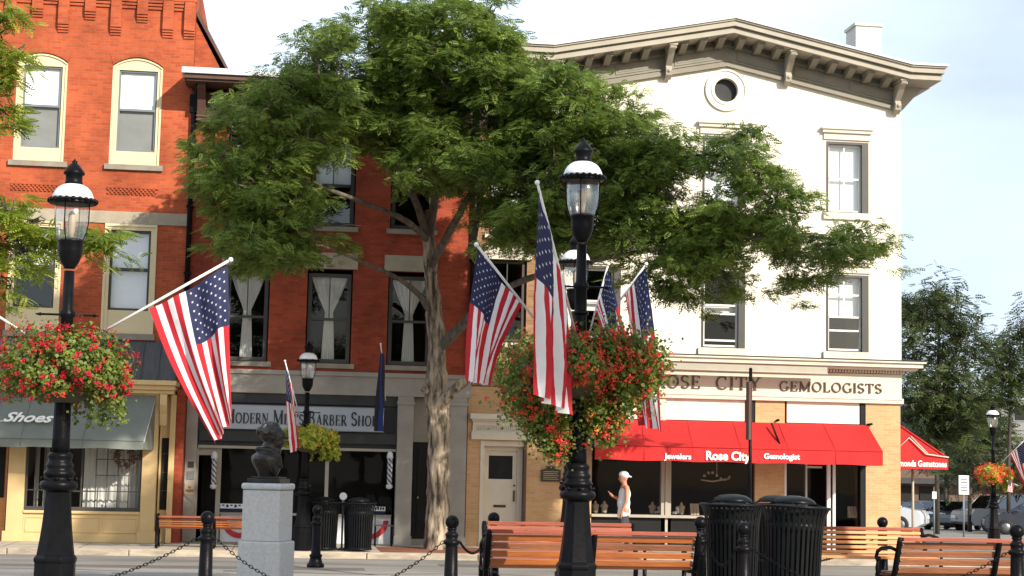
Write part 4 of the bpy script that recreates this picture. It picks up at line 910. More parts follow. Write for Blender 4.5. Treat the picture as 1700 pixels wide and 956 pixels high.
# ================================================================== STREET LAMPS
def make_lamp(loc, H, label, top=None):
    x, y, z = loc; t = empty('street_lamp', loc, label, 'street lamp', 'black cast iron street lamps'); T = z+H
    s = MB()
    s.lathe([(.215, 0), (.215, .06), (.195, .07), (.19, .46), (.20, .47), (.20, .50), (.175, .53)], x, y, z, 8, smooth=False, ang0=PI/8)
    s.build('plinth', 'black_iron', t, bevel=.008)
    s = MB(); s.lathe([(.175, .53), (.17, .56), (.155, .66), (.138, .80), (.125, .95), (.115, 1.12)], x, y, z, 8, smooth=False, ang0=PI/8)
    s.lathe([(.12, 1.10), (.165, 1.13), (.175, 1.16), (.165, 1.19), (.125, 1.21), (.12, 1.235), (.14, 1.25), (.145, 1.27), (.13, 1.29), (.115, 1.31), (.125, 1.33), (.125, 1.35), (.108, 1.37), (.105, 1.40), (.115, 1.42), (.112, 1.44), (.092, 1.46)], x, y, z, 20)
    for k in range(8):
        a = 2*PI*k/8; s.ball((x+.15*math.cos(a), y+.15*math.sin(a), z+1.22), .018, 6, 4)
    s.build('base', 'black_iron', t)
    s = MB(); hb = H-1.5
    s.lathe([(.083, 1.46), (.079, 1.60), (.072, 2.2), (.060, hb-.2), (.058, hb), (.075, hb+.02), (.075, hb+.05), (.052, hb+.08), (.048, H-1.06)], x, y, z, 24, flute=(12, 1.5, hb-.1, .10))
    for zz in (hb-.45, hb-.25): s.lathe([(.06, 0), (.078, .015), (.078, .035), (.06, .05)], x, y, z+zz, 20)
    s.build('shaft', 'black_iron', t)
    s = MB(); s.tube([(x-.24, y, z+hb+.03), (x+.24, y, z+hb+.03)], [.010, .010], 8); s.tube([(x-.29, y, z+hb+.03), (x-.24, y, z+hb+.03)], [.004, .018], 8); s.tube([(x+.24, y, z+hb+.03), (x+.29, y, z+hb+.03)], [.018, .004], 8)
    s.build('ladder_bar', 'black_iron', t)
    s = MB(); s.lathe([(.048, -1.04), (.058, -1.02), (.085, -.975), (.106, -.92), (.112, -.86), (.112, -.80), (.118, -.79), (.118, -.77), (.105, -.76)], x, y, T, 20); s.build('cup', 'black_iron', t)
    s = MB(); s.lathe([(.105, -.80), (.128, -.76), (.150, -.66), (.156, -.55), (.157, -.42)], x, y, T, 24); gl = s.build('lamp_glass', 'glass_lamp', t)
    # drop end caps of the glass so it stays open
    s = MB()
    for k in range(4):
        a = PI/4+2*PI*k/4+.5; s.tube([(x+.115*math.cos(a), y+.115*math.sin(a), T-.78), (x+.150*math.cos(a), y+.150*math.sin(a), T-.70), (x+.166*math.cos(a), y+.166*math.sin(a), T-.6), (x+.166*math.cos(a), y+.166*math.sin(a), T-.42)], .006, 6)
    s.build('rib', 'black_iron', t)
    s = MB(); s.lathe([(.02, -.78), (.03, -.70), (.038, -.62), (.03, -.52), (.015, -.5)], x, y, T, 12); s.build('bulb', 'bulb_frost', t)
    s = MB(); n = 44; vs = []
    for i in range(n):
        a = 2*PI*i/n; rr = .212
        vs += [(x+.17*math.cos(a), y+.17*math.sin(a), T-.375), (x+rr*math.cos(a), y+rr*math.sin(a), T-.405), (x+(rr+.004)*math.cos(a), y+(rr+.004)*math.sin(a), T-.43-.0*(i % 2))]
    s.add(vs, [(3*i+j, 3*((i+1) % n)+j, 3*((i+1) % n)+j+1, 3*i+j+1) for i in range(n) for j in range(2)], 0, True)
    for i in range(22):
        a = 2*PI*i/22; s.ball((x+.213*math.cos(a), y+.213*math.sin(a), T-.405), .023, 8, 5)
    s.lathe([(.160, -.44), (.205, -.43), (.21, -.415), (.16, -.41)], x, y, T, 30)
    s.build('crown_rim', 'black_iron', t)
    s = MB(); s.lathe([(.192, -.395), (.188, -.36), (.176, -.33), (.155, -.295), (.125, -.268), (.09, -.25), (.06, -.245)], x, y, T, 28); s.build('dome', 'dome_white', t)
    s = MB(); s.lathe([(.072, -.25), (.085, -.24), (.078, -.22), (.078, -.16), (.098, -.15), (.098, -.135), (.075, -.10), (.045, -.06), (.022, -.045), (.028, -.03), (.012, -.018), (.003, .0)], x, y, T, 20); s.build('finial', 'black_iron', t)
    return t
LA = (at(103, 700, 16).x, 16.0, .35); LC = (2.78, 16.0, .35); LB2 = (at(956, 420, 22).x, 22.0, .35)
make_lamp(LA, 4.20, 'tall black lamp at the left edge with red geraniums, in front of the shoe shop')
make_lamp(LC, 4.63, 'tallest black lamp in the middle, in front of the orange bench')
make_lamp(LB2, 4.55, 'black lamp standing directly behind the tallest middle lamp, mostly hidden by it')
pB = at(497, 918, 34.9); LBs = (pB.x+.05, 34.9, 0)
make_lamp(LBs, 4.27, 'small looking black lamp on the far pavement before the barber shop')
pR = at(1650, 892, 50); LR = (pR.x, 50, gz(50)); zt = at(1650, 668, 50).z
make_lamp(LR, zt-gz(50), 'distant black lamp at the right, in front of the parked cars')

# ================================================================== FLOWER BASKETS
def make_basket(c, rad, hgt, drop, label, cols, leaf, nl=5200, nf=130, seed=1, lobes=(), fl=.026, lsize=.042):
    r_ = np.random.default_rng(seed); t = empty('flower_basket', c, label, 'flower basket', 'flower baskets hung on the lamps')
    s = MB(); s.lathe([(.10, -.28), (.22, -.24), (.32, -.12), (.36, 0), (.37, .02), (.30, .02)], c[0], c[1], c[2], 20); s.build('liner', 'moss', t)
    def surf(n, inner=.55):
        a = r_.uniform(0, 2*PI, n); el = np.arcsin(r_.uniform(-.75, 1, n)); k = r_.uniform(inner, 1, n)**.6
        bump = 1+.12*np.sin(3*a+seed)+.1*np.sin(5*a+2*seed+el*3)+.08*np.sin(9*a+7*el)
        R_ = rad*bump*k; x = R_*np.cos(el)*np.cos(a); y = R_*np.cos(el)*np.sin(a); z = np.where(el > 0, hgt, drop)*bump*k*np.sin(el)
        P = np.stack([x, y, z], 1); N = np.stack([np.cos(el)*np.cos(a), np.cos(el)*np.sin(a), np.sin(el)+.25], 1)
        return P, N
    P, N = surf(nl)
    for (lx, ly, lz, lr, ln) in lobes:
        n = int(nl*ln); q = r_.normal(0, .42, (n, 3))*np.array([lr, lr, lr*1.15])+np.array([lx, ly, lz]); P = np.concatenate([P, q]); N = np.concatenate([N, r_.normal(0, 1, (n, 3))+[0, -.3, .3]])
    # trailing strands
    for i in range(26):
        a = r_.uniform(-.9, 1.6); L = r_.uniform(.03, .26); n = int(40*L/.2); tt = r_.uniform(0, 1, n)
        rr = rad*r_.uniform(.7, 1.0); base = np.array([rr*math.cos(a), rr*math.sin(a), -drop*.5])
        q = base+np.stack([tt*.05*math.cos(a)+r_.normal(0, .02, n), tt*.05*math.sin(a)+r_.normal(0, .02, n), -tt*(L+drop*.3)], 1)
        P = np.concatenate([P, q]); N = np.concatenate([N, r_.normal(0, 1, (n, 3))])
    P = P+np.array(c); n = len(P); N = N+r_.normal(0, .55, (n, 3)); N /= np.linalg.norm(N, axis=1, keepdims=True)
    T = np.cross(N, r_.normal(0, 1, (n, 3))); T /= np.linalg.norm(T, axis=1, keepdims=True); B = np.cross(N, T); sz = (lsize*r_.uniform(.6, 1.3, n))[:, None]
    V = np.stack([P-T*sz*.5, P-B*sz*.42+N*sz*.12, P+T*sz*.5, P+B*sz*.42+N*sz*.12], 1).reshape(-1, 3)
    tag(quads_obj('leaves', V, n, leaf, t, np.repeat(r_.uniform(0, 1, n), 1)), kind='stuff')
    # flower heads : each colour one mesh of many small petals
    P, N = surf(nf*3, .93)
    keep = (P[:, 2] > -drop*.9); P, N = P[keep][:nf*2], N[keep][:nf*2]
    for (lx, ly, lz, lr, ln) in lobes:
        k = int(nf*ln*1.2); q = r_.normal(0, .45, (k, 3))*lr+np.array([lx, ly-.05, lz]); P = np.concatenate([P, q]); N = np.concatenate([N, r_.normal(0, .3, (k, 3))+[0, -1, .3]])
    N /= np.linalg.norm(N, axis=1, keepdims=True); pick = r_.uniform(0, 1, len(P)); acc = 0
    for mname, frac in cols:
        sel = (pick >= acc) & (pick < acc+frac); acc += frac; Q, NN = P[sel], N[sel]
        if len(Q) == 0: continue
        m = 16; Qp = np.repeat(Q, m, 0)+np.repeat(NN, m, 0)*.02+r_.normal(0, 1, (len(Q)*m, 3))*np.repeat(r_.uniform(.5, 1.15, len(Q)), m)[:, None]*fl*.8+np.array(c)
        n = len(Qp); D = np.repeat(NN, m, 0)+r_.normal(0, .6, (n, 3)); D /= np.linalg.norm(D, axis=1, keepdims=True)
        T = np.cross(D, r_.normal(0, 1, (n, 3))); T /= np.linalg.norm(T, axis=1, keepdims=True); B = np.cross(D, T); sz = (fl*.85*r_.uniform(.6, 1.2, n))[:, None]
        V = np.stack([Qp-T*sz*.5, Qp-B*sz*.45, Qp+T*sz*.5, Qp+B*sz*.45], 1).reshape(-1, 3)
        tag(quads_obj('blooms', V, n, mname, t), kind='stuff')
    return t
c = at(100, 618, 16); make_basket((LA[0], 16.0, c.z), .60, .42, .34, 'geranium basket with crimson blooms on the lamp at the left edge', (('petal_red', .88), ('petal_coral', .12)), 'leaf_geranium', 7500, 165, 3,
            lobes=((.35, -.1, -.05, .25, .10),))
c = at(968, 615, 16); make_basket((LC[0], 16.0, c.z), .56, .36, .24, 'full basket of coral and orange red blooms on the tallest middle lamp', (('petal_coral', .72), ('petal_red', .16), ('petal_orange', .12)), 'leaf_geranium', 8500, 180, 8,
            lobes=((.46, -.1, -.02, .32, .40), (.60, -.1, .06, .26, .25), (.22, -.05, -.42, .26, .35), (-.30, .0, -.50, .24, .28), (-.42, .1, -.15, .36, .40), (-.2, 0, -.72, .16, .10), (.30, -.1, .15, .3, .25)))
c = at(862, 610, 22); make_basket((LB2[0]-.42, 22.0, c.z), .62, .45, .40, 'shaded basket with dark red blooms on the lamp hidden behind the middle one', (('petal_red', .6), ('petal_coral', .4)), 'leaf_geranium', 6500, 80, 5,
            lobes=((-.15, -.1, -.5, .32, .25), (.1, -.1, -.75, .2, .12)), lsize=.05)
c = at(512, 728, 34.9); make_basket((LBs[0]+.06, 34.9, c.z), .62, .26, .26, 'lime green basket with small yellow blooms on the lamp before the barber shop', (('petal_orange', .3), ('petal_yellow', .7)), 'leaf_lime', 2600, 50, 12, lsize=.07, fl=.025)
c = at(1652, 787, 50); make_basket((LR[0], 50, c.z), .50, .28, .36, 'orange and yellow flower basket on the distant lamp at the right', (('petal_coral', .55), ('petal_orange', .45)), 'leaf_lime', 2200, 110, 15, lsize=.07, fl=.045)

# ================================================================== FLAGS
def us_flag(tip, base, P00, P01, P10, P11, label, folds=3.0, amp=.05, bulge=0, seed=0, group='US flags on the lamp posts', parent_len=True, kindf='us', nu=64, ballr=.018, mid=None):
    """P00 hoist top (canton), P01 fly end of the top edge, P10 hoist bottom, P11 fly end of the bottom edge"""
    t = empty('flag', base, label, 'flag', group)
    s = MB(); s.tube([base, tip], .013, 8); s.build('pole', 'pole_white', t)
    s = MB(); s.ball(tip, ballr+.006, 10, 7); s.build('finial', 'pole_white', t)
    P00, P01, P10, P11 = map(Vector, (P00, P01, P10, P11)); rr = random.Random(seed); ph = rr.uniform(0, 6)
    nrm = (P01-P00).cross(P10-P00).normalized(); md = Vector(mid) if mid else Vector((0, 0, 0))
    def S(u, v):     # u along fly, v down the hoist
        p = (P00*(1-u)+P01*u)*(1-v)+(P10*(1-u)+P11*u)*v
        p = p+md*(math.sin(PI*min(1, u*1.0))*(.35+.65*v))
        d = nrm*(amp*math.sin(2*PI*folds*(v*.9+.15*u)+ph)*(.25+.75*u**.6)+amp*.45*math.sin(2*PI*(folds*1.7*v-.7*u)+ph*2)*u+.006*noise.noise(Vector((u*9, v*7, seed)))+.004*noise.noise(Vector((u*24, v*16, seed+5))))
        return p+d+Vector((0, 0, -.012*math.sin(PI*v)*(1-u)*folds))
    nv = 52; rows = []
    s = MB(); vs = [S(i/nu, j/nv) for j in range(nv+1) for i in range(nu+1)]; fs = []; ms = []
    for j in range(nv):
        stripe = int(j/nv*13)
        for i in range(nu):
            if kindf == 'us': mi = 2 if (i/nu < .40 and stripe < 7) else (0 if stripe % 2 == 0 else 1)
            else: mi = 2 if .42 < (j+.5)/nv < .60 else 0
            s.add([], [], mi); fs.append((j*(nu+1)+i, j*(nu+1)+i+1, (j+1)*(nu+1)+i+1, (j+1)*(nu+1)+i)); ms.append(mi)
    s.v = [tuple(v) for v in vs]; s.f = fs; s.mi = ms; s.sm = [True]*len(fs)
    if kindf == 'us':
        for r in range(9):
            for cidx in range(6 if r % 2 == 0 else 5):
                u0 = .40*((cidx*2+1+(r % 2))/12.0); v0 = 7/13*((r+1)/10.0)
                for sd2 in (-1, 1):
                    pts = []
                    for k in range(10):
                        a = PI/2+2*PI*k/10; q = .0165 if k % 2 == 0 else .0072
                        u, v = u0+q*.62*math.cos(a), v0-q*math.sin(a); du = (S(u+.004, v)-S(u-.004, v)); dv = (S(u, v+.004)-S(u, v-.004)); nn = du.cross(dv).normalized()
                        pts.append(S(u, v)+nn*.0035*sd2)
                    s.add(pts, [tuple(range(10))], 1)
        s.build('cloth', ['flag_red', 'flag_white', 'flag_blue'], t)
    else: s.build('cloth', ['flag_black', 'flag_white', 'flag_stripe_blue'], t)
    return t
def A(px, py, Y): return at(px, py, Y)
lampA = Vector((LA[0], 16, 2.6)); lampC = Vector((LC[0], 16, 2.9))
us_flag(A(383, 431, 15.9), A(150, 562, 16), A(378, 438, 15.88), A(388, 690, 15.7), A(248, 512, 15.95), A(358, 738, 15.6), 'large US flag hanging over the barber shop sign from the left edge lamp', 2.6, .075, seed=3, mid=(-.05, -.05, .02))
us_flag(A(791, 406, 15.7), A(925, 577, 16), A(794, 412, 15.68), A(774, 632, 15.55), A(868, 507, 15.9), A(812, 640, 15.75), 'US flag drooping to the lower left in front of the tree trunk', 2.4, .045, seed=5, mid=(-.04, -.04, -.02))
us_flag(A(892, 303, 15.2), A(957, 560, 15.95), A(894, 312, 15.2), A(890, 655, 15.1), A(944, 500, 15.75), A(945, 690, 15.35), 'tallest US flag hanging straight down beside the tallest lamp', 2.6, .06, seed=9, mid=(.02, -.05, -.02))
us_flag(A(1010, 438, 21.4), A(975, 565, 22), A(1009, 445, 21.4), A(1056, 600, 21.2), A(988, 520, 21.8), A(1030, 660, 21.4), 'US flag rising from the flowers just right of the tallest lamp', 2.2, .05, seed=11)
us_flag(A(1073, 438, 21.0), A(985, 560, 22), A(1070, 444, 21.0), A(1103, 716, 21.0), A(1036, 488, 21.6), A(1062, 706, 21.3), 'rightmost US flag of the middle group, its end hanging over the red awning', 2.2, .05, seed=13)
us_flag(A(473, 599, 34.2), A(497, 690, 34.9), A(474, 604, 34.2), A(484, 752, 34.1), A(484, 640, 34.5), A(493, 742, 34.25), 'small US flag on the lamp before the barber shop, behind the bust', 2.0, .05, seed=17)
us_flag(A(1704, 728, 49), A(1662, 768, 50), A(1702, 731, 49), A(1716, 815, 49), A(1676, 755, 49.7), A(1698, 800, 49.3), 'US flag cut by the right edge on the distant lamp', 1.8, .06, seed=19)
us_flag(A(1672, 798, 49.3), A(1690, 806, 49.8), A(1674, 797, 49.3), A(1672, 815, 49.3), A(1684, 802, 49.6), A(1682, 818, 49.5), 'tiny US flag under the flowers of the distant lamp', 1.5, .01, seed=21, ballr=.004)
us_flag(A(-150, 430, 15.6), A(45, 556, 16), A(-145, 436, 15.6), A(-150, 690, 15.5), A(-35, 508, 15.9), A(-90, 720, 15.6), 'white flag pole at the left edge, its US flag outside the picture', 2.2, .05, seed=23)
us_flag(A(632, 571, 36.6), A(640, 665, 37.6), A(631, 578, 36.6), A(622, 716, 36.5), A(638, 590, 36.9), A(636, 716, 36.9), 'black flag with one blue stripe hanging beside the barber shop sign', 1.2, .06, seed=25, group=None, kindf='blue')

# ================================================================== BENCHES
def make_bench(c, L, ang, label, wood, nback=4, flip=False, seatn=4, hh=.84):
    """bench at c (ground centre), facing +y local (we see its back) rotated by ang"""
    t = empty('park_bench', (0, 0, 0), label, 'bench', 'slatted park benches')
    random.seed(hash(label) % 1000)
    def back(y_, z_): return y_
    nb = nback; z0, z1 = .43, hh; tilt = .14
    for i in range(nb):
        za = z0+(z1-z0)*i/nb; hb = (z1-z0)/nb-.018
        f = (za+hb/2-z0)/(z1-z0); yc = -.30-tilt*f; s = MB(); ax = Vector((L/2-.03, 0, 0)); az = Vector((0, -.31, .95))*(hb/2); ay = Vector((0, .95, .31))*.016
        s.obox((0, yc, za+hb/2), ax, ay, az); s.build('back_slat', 'wood_slat_worn' if wood == 'wood_slat' and random.random() < .35 else wood, t, bevel=.006)
    s = MB(); s.obox((0, -.30-tilt-.02, z1+.012), Vector((L/2-.03, 0, 0)), Vector((0, .035, 0)), Vector((0, 0, .020))); s.build('top_slat', 'wood_slat_red', t, bevel=.006)  # darker red wood: shade on the tilted top slat put into the colour
    for i in range(seatn):
        s = MB(); yc = -.22+.115*i; s.obox((0, yc, .41-.012*(1-abs(i-1.5)/1.5)), Vector((L/2-.03, 0, 0)), Vector((0, .05, 0)), Vector((0, 0, .016))); s.build('seat_slat', wood, t, bevel=.006)
    for sx in ((-1, 0, 1) if L > 1.9 else (-1, 1)):
        x = sx*(L/2-.0); s = MB()
        bw = .028
        s.tube([(x, -.335-tilt, z1+.03), (x, -.335-tilt*.9, z1-.02), (x, -.32, .43), (x, -.26, .38), (x, -.33, .12), (x, -.40, .02)], [.022, .03, .032, .03, .026, .03], 8)
        s.tube([(x, -.30, .385), (x, .0, .37), (x, .20, .385)], .022, 8); s.tube([(x, .17, .385), (x, .19, .2), (x, .16, .1), (x, .24, .02)], [.026, .022, .024, .03], 8)
        if sx:
            s.tube([(x, -.37, .66), (x, -.2, .68), (x, .05, .66), (x, .18, .62), (x, .22, .56), (x, .17, .52), (x, .13, .56)], .02, 8)
            s.tube([(x, .15, .56), (x, .2, .45), (x, .18, .385)], .018, 8)
        s.box(x-.03, x+.03, -.45, -.36, 0, .025); s.box(x-.03, x+.03, .18, .28, 0, .025)
        s.build('end_frame', 'black_iron', t)
        for i in range(nb):
            f = (i+.5)/nb; b_ = MB(); b_.ball((x if not sx else x-sx*.04, -.30-tilt*f-.028, z0+(z1-z0)*f), .011, 6, 4); b_.build('bolt', 'rim_silver', t)
    t.location = c; t.rotation_euler = (0, 0, ang)
    return t
a0, a1 = at(812, 868, 17), at(1160, 872, 17)
make_bench(((a0.x+a1.x)/2, 17.45, .35), a1.x-a0.x, 0, 'orange bench seen from behind right at the tallest lamp, crossed by its shadow', 'wood_slat', hh=.755)
a0, a1 = at(815, 868, 19), at(1065, 870, 19)
make_bench(((a0.x+a1.x)/2-.05, 18.75, .35), a1.x-a0.x, PI, 'reddish bench just behind the one at the tallest lamp, mostly hidden', 'wood_slat_red', hh=.765)
a0, a1 = at(1345, 876, 20), at(1563, 878, 20)
make_bench(((a0.x+a1.x)/2, 20.2, .35), a1.x-a0.x, PI, 'pale orange bench behind the litter bins, below the tan brick pier', 'wood_pale', nback=5, hh=.725)
a0 = at(1484, 893, 16.6)
make_bench((a0.x+1.05, 16.9, .35), 2.1, 0, 'brownish orange bench at the right edge, seen from behind', 'wood_slat_worn', nback=4, hh=.76)
a0, a1 = at(262, 858, 35.2), at(450, 858, 35.2)
make_bench(((a0.x+a1.x)/2, 35.5, 0), a1.x-a0.x, 0, 'orange bench on the far pavement left of the bust', 'wood_slat', nback=4, hh=.62)

# ================================================================== BOLLARDS AND CHAINS
def make_bollard(loc, label, H=.92):
    t = empty('bollard', (0, 0, 0), label, 'bollard', 'black ball topped bollards')
    s = MB(); s.lathe([(.13, 0), (.13, .04), (.105, .07), (.09, .11), (.085, .15), (.095, .16), (.095, .185), (.072, .20), (.062, H-.32), (.06, H-.30), (.082, H-.285), (.086, H-.265), (.075, H-.25), (.058, H-.24), (.062, H-.21), (.07, H-.195), (.06, H-.18), (.045, H-.165), (.04, H-.15), (.05, H-.14), (.05, H-.13), (.03, H-.12)], 0, 0, 0, 24, flute=(12, .21, H-.33, .10)); s.build('post', 'black_iron', t)
    s = MB(); s.ball((0, 0, H-.07), .07, 20, 14); s.build('ball', 'black_iron', t)
    t.location = loc; return t
def bol(px, py, Y, label, z=.35, first=[None]):
    p = at(px, py, Y)
    if first[0] is None or abs(p.z-z-.92) > .25: o = make_bollard((p.x, Y, z), label, p.z-z if abs(p.z-z-.92) > .25 else .92); first[0] = first[0] or o
    else:
        o = copy_tree(first[0]); o.location = (p.x, Y, z); o['label'] = label
    o.location.z = p.z-.92 if abs(p.z-z-.92) <= .25 else z
    return Vector(o.location)
B1 = bol(345, 848, 17, 'bollard left of the bust, in front of the far bench')
B2 = bol(751, 855, 17, 'bollard in front of the tree trunk')
B3 = bol(1235, 866, 16.6, 'bollard standing in front of the litter bins')
B4 = bol(1688, 870, 15.5, 'bollard at the right edge of the picture')
B5 = bol(820, 850, 19.6, 'ball bollard behind the left end of the middle bench')
B6 = bol(1163, 857, 18.3, 'ball bollard at the right end of the middle bench')
B7 = bol(1465, 858, 21.2, 'ball bollard behind the pale orange bench')
B8 = bol(527, 838, 25.5, 'dark slim bollard between the bust and the far litter bins', z=at(527, 956, 25.5).z)
def chain(P, Q, sag, label, link=.05):
    P, Q = Vector(P), Vector(Q); n = int(((Q-P).length*1.12+sag*.6)/link/.78); s = MB()
    def c(t): return P*(1-t)+Q*t+Vector((0, 0, -4*sag*t*(1-t)))
    for i in range(n):
        t = (i+.5)/n; p = c(t); d = (c(min(1, t+.01))-c(max(0, t-.01))).normalized(); side = d.cross(Vector((0, 0, 1))).normalized(); up = side.cross(d)
        if i % 2: side = up
        pts = []
        for k in range(10):
            a = 2*PI*k/10; pts.append(p+d*(math.cos(a)*link*.52)+side*(math.sin(a)*link*.26))
        s.tube(pts, link*.085, 5, closed=True)
    return tag(s.build('chain', 'black_iron', loc=tuple(P)), label, 'chain', 'chains strung between the bollards')
hk = Vector((0, 0, .66))
chain(B1+hk+Vector((.08, 0, 0)), B2+hk+Vector((-.08, 0, 0)), .52, 'chain sagging past the bust between its two bollards')
chain(B2+hk+Vector((.08, 0, 0)), B5+hk+Vector((-.06, 0, 0)), .16, 'short chain from the trunk bollard to the one behind the middle bench')
chain(B6+hk+Vector((.08, 0, -.0)), B3+hk+Vector((-.08, 0, 0)), .22, 'chain left of the bollard before the litter bins')
chain(B3+hk+Vector((.08, 0, 0)), B4+hk+Vector((-.08, 0, 0)), .42, 'long chain running right from the bollard before the litter bins')
chain(B6+hk+Vector((.1, .1, 0)), B7+hk+Vector((-.08, 0, 0)), .3, 'chain behind the litter bins and the pale orange bench')
chain(B1+hk+Vector((-.08, 0, 0)), B1+hk+Vector((-3.6, -.4, 0)), .55, 'chain running left from the bollard by the far bench')

# ================================================================== LITTER BINS
def make_bin(loc, label, s_=1.0, H=.98, rot=0):
    t = empty('litter_bin', (0, 0, 0), label, 'litter bin', 'black slatted litter bins'); N = 36
    for k in range(N):
        a = 2*PI*k/N; s = MB(); ca, sa = math.cos(a), math.sin(a); pr = [(.275, .03), (.285, .3), (.295, .62), (.305, .78), (.32, .88), (.345, .94), (.365, .97)]
        w_ = .014; vs = []
        for r, z in pr:
            for (dr, dw) in ((0, -w_), (0, w_), (-.007, w_), (-.007, -w_)): vs.append(((r+dr)*ca-dw*sa, (r+dr)*sa+dw*ca, z))
        fs = []
        for i in range(len(pr)-1):
            for j in range(4): fs.append((i*4+j, i*4+(j+1) % 4, (i+1)*4+(j+1) % 4, (i+1)*4+j))
        s.add(vs, fs); s.build('slat', 'can_steel', t)
    s = MB(); s.lathe([(.302, .74), (.304, .82)], 0, 0, 0, 36); s.build('band', 'can_steel', t); s = MB(); s.lathe([(.29, .03), (.29, .07)], 0, 0, 0, 36); s.build('foot_ring', 'can_steel', t); s = MB(); s.tube([(.362*math.cos(2*PI*k/36), .362*math.sin(2*PI*k/36), .972) for k in range(36)], .014, 8, closed=True); s.build('rim', 'can_steel', t)
    s = MB(); s.lathe([(.25, .05), (.265, .92), (.268, .93)], 0, 0, 0, 28); s.build('liner', 'shop_black', t)
    s = MB(); s.lathe([(.215, 1.005), (.22, 1.015), (.20, 1.045), (.14, 1.075), (.05, 1.09)], 0, 0, 0, 32); s.build('lid', 'can_steel', t)
    for k in range(4):
        a = PI/4+PI/2*k; l = MB(); l.tube([(.20*math.cos(a), .20*math.sin(a), 1.01), (.355*math.cos(a), .355*math.sin(a), .968)], .01, 6); l.build('lid_arm', 'can_steel', t)
    t.location = loc; t.rotation_euler = (0, 0, rot); return t
p = at(1216, 838, 18.6); b0 = make_bin((p.x, 18.6, p.z-.97), 'litter bin beside the middle bench, left of the near pair')
def bin_copy(px, py, Y, label, rot=(0, 0, .3), zz=None):
    o = copy_tree(b0); p = at(px, py, Y); o.location = (p.x, Y, p.z-.97 if zz is None else zz); o.rotation_euler = rot; o['label'] = label; return o
bin_copy(1314, 842, 17.0, 'largest nearest litter bin with its lid tipped to the right', (0, R(2.5), .4))
bin_copy(1288, 838, 20.2, 'litter bin mostly hidden behind the near pair', (0, 0, .7))
bin_copy(596, 838, 34.95, 'litter bin on the far pavement, right one of the two before the barber shop', (0, 0, .2), 0.0)
bin_copy(538, 838, 35.1, 'litter bin on the far pavement, left one beside the far lamp', (0, 0, .9), 0.0)

# ================================================================== organic shapes
def blob(name, parts, vox, m, parent=None, loc=(0, 0, 0), smooth=2, label=None):
    """union of tapered capsules ((p,q,r1,r2)) and ellipsoids ((c,(rx,ry,rz)[,rotz])) remeshed to one continuous skin"""
    s = MB()
    for p in parts:
        if len(p) == 4 and not hasattr(p[2], '__len__'):
            a, b, r1, r2 = Vector(p[0]), Vector(p[1]), p[2], p[3]; n = 6
            s.tube([a+(b-a)*i/n for i in range(n+1)], [r1+(r2-r1)*i/n for i in range(n+1)], 14); s.ball(a, r1, 14, 10); s.ball(b, r2, 14, 10)
        elif p[0] == 'loft':
            n = 20; vs = [(cx_+rx*math.cos(2*PI*k/n), cy_+ry*math.sin(2*PI*k/n), cz_) for (cx_, cy_, cz_, rx, ry) in p[1] for k in range(n)]; mm = len(p[1])
            s.add(vs, [(i*n+k, i*n+(k+1) % n, (i+1)*n+(k+1) % n, (i+1)*n+k) for i in range(mm-1) for k in range(n)]+[tuple(range(n-1, -1, -1)), tuple((mm-1)*n+k for k in range(n))])
        else: s.ball(p[0], 1.0, 18, 12, sc=p[1])
    o = s.build(name, m, parent, loc=loc)
    md = o.modifiers.new('r', 'REMESH'); md.mode = 'VOXEL'; md.voxel_size = vox; md.use_smooth_shade = True
    if smooth: sm = o.modifiers.new('s', 'SMOOTH'); sm.factor = .5; sm.iterations = smooth
    dg = bpy.context.evaluated_depsgraph_get(); me = bpy.data.meshes.new_from_object(o.evaluated_get(dg)); old = o.data
    o.modifiers.clear(); me.name = name; o.data = me
    for pl in me.polygons: pl.use_smooth = True
    if not me.materials: me.materials.append(M[m])
    bpy.data.meshes.remove(old); return o

# ------------------------------------------------------------------ bust on its pedestal
pc = at(446, 802, 19.0); PX, PY, PZ = pc.x, 19.0, pc.z; ang = R(-20)
t = empty('bust_monument', (PX, PY, .35), 'dark bronze bust looking right on a pale grey granite pedestal', 'monument')
def rotp(v): return (PX+v[0]*math.cos(ang)-v[1]*math.sin(ang), PY+v[0]*math.sin(ang)+v[1]*math.cos(ang), v[2])
def rbox(mb, hx, hy, z0, z1, bev=0):
    vs = []
    for z in (z0, z1): vs += [rotp((x, y, z)) for x, y in ((-hx, -hy), (hx, -hy), (hx, hy), (-hx, hy))]
    mb.add(vs, [(0,3,2,1),(4,5,6,7),(0,1,5,4),(1,2,6,5),(2,3,7,6),(3,0,4,7)])
s = MB(); rbox(s, .215, .215, .90, PZ-.075); s.build('shaft', 'granite', t, bevel=.008)
s = MB(); rbox(s, .245, .245, .30, .898); s.build('plinth', 'granite', t, bevel=.02)
s = MB(); rbox(s, .235, .235, PZ-.07, PZ); s.build('cap', 'granite_top', t, bevel=.025)
s = MB(); rbox(s, .19, .17, PZ+.001, PZ+.05); rbox(s, .16, .14, PZ+.05, PZ+.07); s.build('bust_base', 'bronze', t, bevel=.006)
def Q(x, y, z): return (PX-.0+x, PY+y, PZ+z)
hx, hz = .03, .495     # head centre; looks to +x and slightly to us
